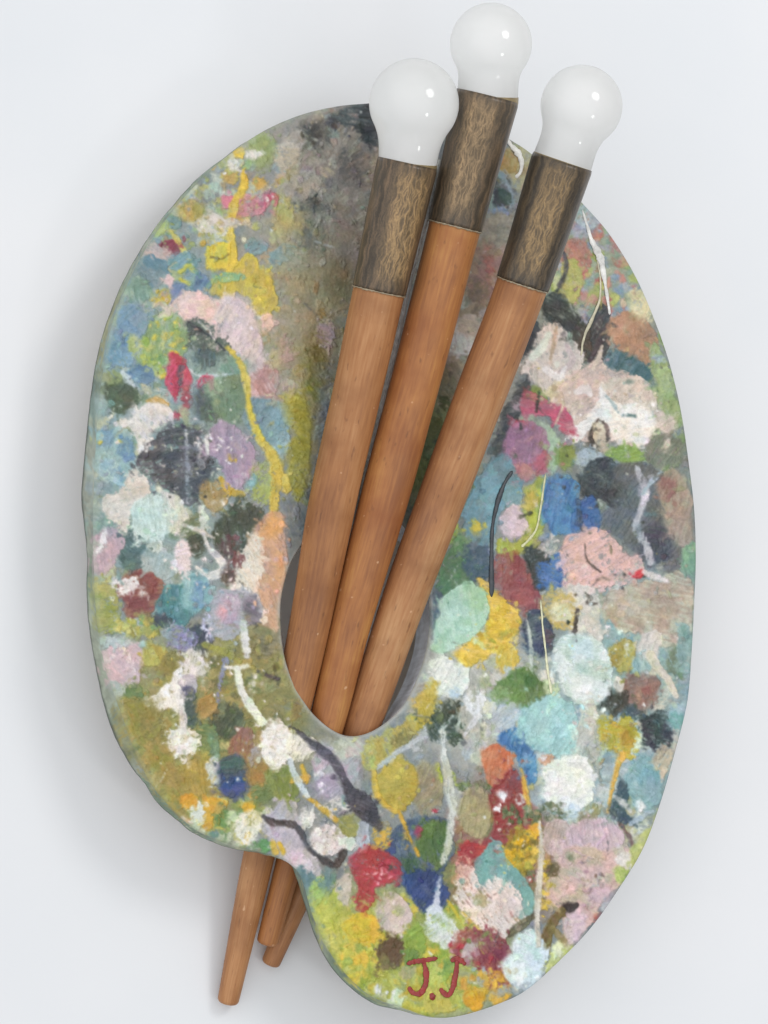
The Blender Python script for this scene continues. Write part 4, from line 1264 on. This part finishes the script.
opal = mat_opal()
rim_mat = mat_drip('pale_glue_line', '#a0927a')
brass = mat_drip('dull_brass', '#8b7a58')
def brush(label, ytip, ztip, slope, path, bulb, wood, sleeve, cable=None):
    """path: (px, py, radius) from the sleeve's top down; the second point is the sleeve's lower end"""
    zof = lambda y: ztip + slope * (ytip - y)
    pts = [on_plane(x, y, zof(y)) for x, y, r in path]
    rad = [r * depth_scale(p) for p, (x, y, r) in zip(pts, path)]
    tip = pts[-1]
    root = empty('paintbrush_lamp', tuple(tip * S), label, 'paintbrush', 'paintbrush lamps stuck through the palette')
    A = catmull(np.c_[np.array(pts), rad], 16)
    n = 16
    # wooden handle, from inside the sleeve to its rounded tip
    hc, hr = rounded_ends(A[n - 4:, :3], list(A[n - 4:, 3]), 1.0, rad[-1] * 0.45)
    k = np.linspace(0, 1, len(hr)); hr = hr * (1 + 0.006 * np.sin(k * 19 + ztip) + 0.005 * np.sin(k * 43))
    swept('handle', hc, hr, wood, root, 56)
    # painted sleeve
    sc, sr = A[:n + 1, :3], A[:n + 1, 3] + 1.3
    fine = np.linspace(0, n, 33)
    sc = np.stack([np.interp(fine, np.arange(n + 1), sc[:, i]) for i in range(3)], 1); sr = np.interp(fine, np.arange(n + 1), sr)
    ax = unit(sc[0] - sc[-1])
    cc = np.concatenate([[sc[0] - ax * 4, sc[0] - ax * .3], [sc[0]], sc[1:-1], [sc[-1]], [sc[-1] + ax * .4]])
    rr = np.r_[sr[0] - 3.2, sr[0] - 2.6, sr[0] - .7, sr[1:-1], sr[-1] - .3, sr[-1] - 2.2]
    F = swept('ferrule', cc, rr, sleeve, root, 72)
    # ragged pale line where the sleeve meets the wood
    v, f = [], []
    t = ax; a = unit(np.cross(t, BACK)); b = np.cross(a, t); m = 90; c = sc[-1]
    for i in range(m):
        th = 2 * math.pi * i / m; j = rng.uniform(-1, 1); dr = a * math.cos(th) + b * math.sin(th)
        for du, r_ in ((.3 + .4 * j, .15), (.2, .55), (-.5 - 1.2 * rng.uniform() ** 2, .4), (-.9, -1.6)):
            v.append(c + t * du + dr * (sr[-1] + r_ - 0.3))
    for i in range(m):
        for q in range(3): f.append((i * 4 + q, i * 4 + q + 1, ((i + 1) % m) * 4 + q + 1, ((i + 1) % m) * 4 + q))
    link_mesh('glue_line', np.array(v) * S, f, rim_mat, root)
    # opal bulb: round globe drawn into a short neck
    bx, by, br = bulb
    top = sc[0]
    zb_ = zof(by); bc = on_plane(bx, by, zb_); r = br * depth_scale(bc)
    h = np.linalg.norm(bc - top); ax2 = unit(bc - top); rn = sr[0] * 0.945
    prof = []
    th0 = math.radians(122)
    u1, q1 = h + r * math.cos(th0), r * math.sin(th0); m1 = -1 / math.tan(th0)
    L = u1 + 3
    for k in range(14):
        s_ = k / 14; h00 = 2 * s_ ** 3 - 3 * s_ ** 2 + 1; h10 = s_ ** 3 - 2 * s_ ** 2 + s_; h01 = -2 * s_ ** 3 + 3 * s_ ** 2; h11 = s_ ** 3 - s_ ** 2
        prof.append((-3 + L * s_, h00 * rn + h10 * L * 0.06 + h01 * q1 + h11 * L * m1))
    for k in range(40):
        th = th0 * (1 - k / 39.0)
        prof.append((h + r * math.cos(th), max(0.02, r * math.sin(th))))
    a = unit(np.cross(ax2, BACK)); b = np.cross(a, ax2); sg = 64; v, f = [], []
    for u, q in prof:
        for i in range(sg):
            th = 2 * math.pi * i / sg; v.append(top + ax2 * u + q * (a * math.cos(th) + b * math.sin(th)))
    for k in range(len(prof) - 1):
        for i in range(sg): f.append((k * sg + i, k * sg + (i + 1) % sg, (k + 1) * sg + (i + 1) % sg, (k + 1) * sg + i))
    B = link_mesh('light_bulb', np.array(v) * S, f, opal, root)
    # threaded collar the bulb screws into
    v, f, u_, w_ = sweep([top - ax2 * 6, top - ax2 * 1.0, top + ax2 * 0.5, top + ax2 * 0.8], [rn + .7, rn + .7, rn + 0.5, rn - 1], 64)
    C = link_mesh('socket_collar', v * S, f, brass, B)
    if cable:
        cp = catmull([tuple(on_plane(x, y, zof(y) + dz)) + (w,) for x, y, dz, w in cable], 10)
        swept('cable', cp[:, :3], cp[:, 3], mat_drip('grey_cable', '#d3d6d4', .5), root, 14)
    return root

brush('leftmost and steepest of three paintbrushes, milky bulb covering the top rim of the palette', 1000, 11.5, .253,
      [(407.5, 163, 29.5), (379, 291, 26), (356.5, 395, 24.6), (333, 500, 23.6), (305.5, 645, 20.2), (258, 860, 15.6), (228.5, 999, 10.8)], (414, 103.5, 45),
      mat_wood('warm_beech', '#885a3b', '#a77348', '#bb8a5e', 1.3), mat_ferrule('bronze_gold', 3.1, 0.43, 0.14),
      [(441, 160, -18, 2.6), (430, 205, -18, 2.8), (412, 270, -18, 3.0), (398, 335, -18, 3.0), (374, 440, -18, 3), (354, 530, -16, 3), (333, 625, -14, 2.6), (318, 690, -12, 2)])
brush('middle paintbrush squeezed between two others, orange-tinted handle, its milky bulb highest of all', 941, 32, .255,
      [(487.5, 96, 31), (455, 226, 26.2), (418.5, 370, 25), (384, 500, 24), (354, 610, 21), (327, 722, 18), (292.5, 850, 14), (268, 940, 11)], (491, 44, 41),
      mat_wood('orange_beech', '#8c5a38', '#ab7344', '#c08c50', 4.7, '#8c5029'), mat_ferrule('bronze_grey_gold', 7.7, 0.51, 0.11, dark='#494034', mid='#715e49', gold='#bd9f76'))
brush('paintbrush leaning farthest right, most slanted, dark sleeve with a gold patch below its bulb', 962, 10, .316,
      [(562.5, 161.5, 30.2), (522.5, 284, 26), (478.5, 400, 25), (441, 500, 24), (404, 600, 22.2), (360, 730, 18.5), (312, 865, 13), (271.5, 961, 9.5)], (581.5, 106, 41),
      mat_wood('pale_beech', '#8a5d3f', '#ab784e', '#c09367', 9.2), mat_ferrule('bronze_dark', 12.4, 0.5, 0.11, dark='#3f382f', mid='#645643', gold='#bb9a68'))

# ------------------------------------------------------------------ backdrop
bm = 60
gxs = np.linspace(-5, 5, bm)
v = [(x, y, 0.0) for y in gxs for x in gxs]
f = [(j * bm + i, j * bm + i + 1, (j + 1) * bm + i + 1, (j + 1) * bm + i) for j in range(bm - 1) for i in range(bm - 1)]
bd = link_mesh('backdrop', v, f, mat_backdrop())
bd['kind'] = 'structure'; bd['label'] = 'smooth white background board behind the palette'

# ------------------------------------------------------------------ camera, lamps, world
cam = bpy.data.cameras.new('camera'); co = bpy.data.objects.new('camera', cam); col.objects.link(co)
from mathutils import Matrix
M = Matrix.Identity(4)
for r in range(3):
    M[r][0], M[r][1], M[r][2], M[r][3] = RIGHT[r], UP[r], BACK[r], CAM[r] * S
co.matrix_world = M
cam.sensor_fit = 'VERTICAL'; cam.sensor_height = 36; cam.lens = 36 * D / 1024
cam.clip_start = 0.1; cam.clip_end = 100
scene.camera = co

def lamp(name, d, dist, size, power, colour):
    L = bpy.data.lights.new(name, 'AREA'); L.shape = 'DISK'; L.size = size; L.energy = power; L.color = colour
    o = bpy.data.objects.new(name, L); col.objects.link(o)
    d = unit(d[0] * RIGHT + d[1] * UP + d[2] * BACK)
    p = TARGET * S + d * dist
    o.location = p
    o.rotation_euler = Vector(d).to_track_quat('Z', 'Y').to_euler()
lamp('studio_softbox', (0.60, 0.45, 0.68), 2.8, 0.95, 17, (1.0, 0.985, 0.965))
lamp('low_softbox', (0.55, -0.42, 0.72), 2.8, 0.42, 4.5, (1.0, 0.99, 0.98))
w = bpy.data.worlds.new('World'); scene.world = w; w.use_nodes = True
wt = w.node_tree; bg = wt.nodes['Background']; bg.inputs[0].default_value = (0.97, 0.98, 1.0, 1)
# unseen soft fill added in the world, leaned left to lighten the palette's shadow
tc = N(wt, 'ShaderNodeTexCoord'); dt = N(wt, 'ShaderNodeVectorMath', operation='DOT_PRODUCT'); dt.inputs[1].default_value = tuple(unit([-0.6, 0.1, 1.0]))
wt.links.new(tc.outputs['Generated'], dt.inputs[0])
mr = N(wt, 'ShaderNodeMapRange', interpolation_type='SMOOTHSTEP'); mr.inputs[1].default_value = 0.05; mr.inputs[2].default_value = 1.0; mr.inputs[3].default_value = 0.31; mr.inputs[4].default_value = 1.27
wt.links.new(dt.outputs['Value'], mr.inputs[0]); wt.links.new(mr.outputs[0], bg.inputs[1])

scene.view_settings.view_transform = 'Standard'; scene.view_settings.look = 'None'
scene.view_settings.exposure = 0; scene.view_settings.gamma = 1
scene.cycles.max_bounces = 12; scene.cycles.diffuse_bounces = 8
scene.cycles.use_denoising = True
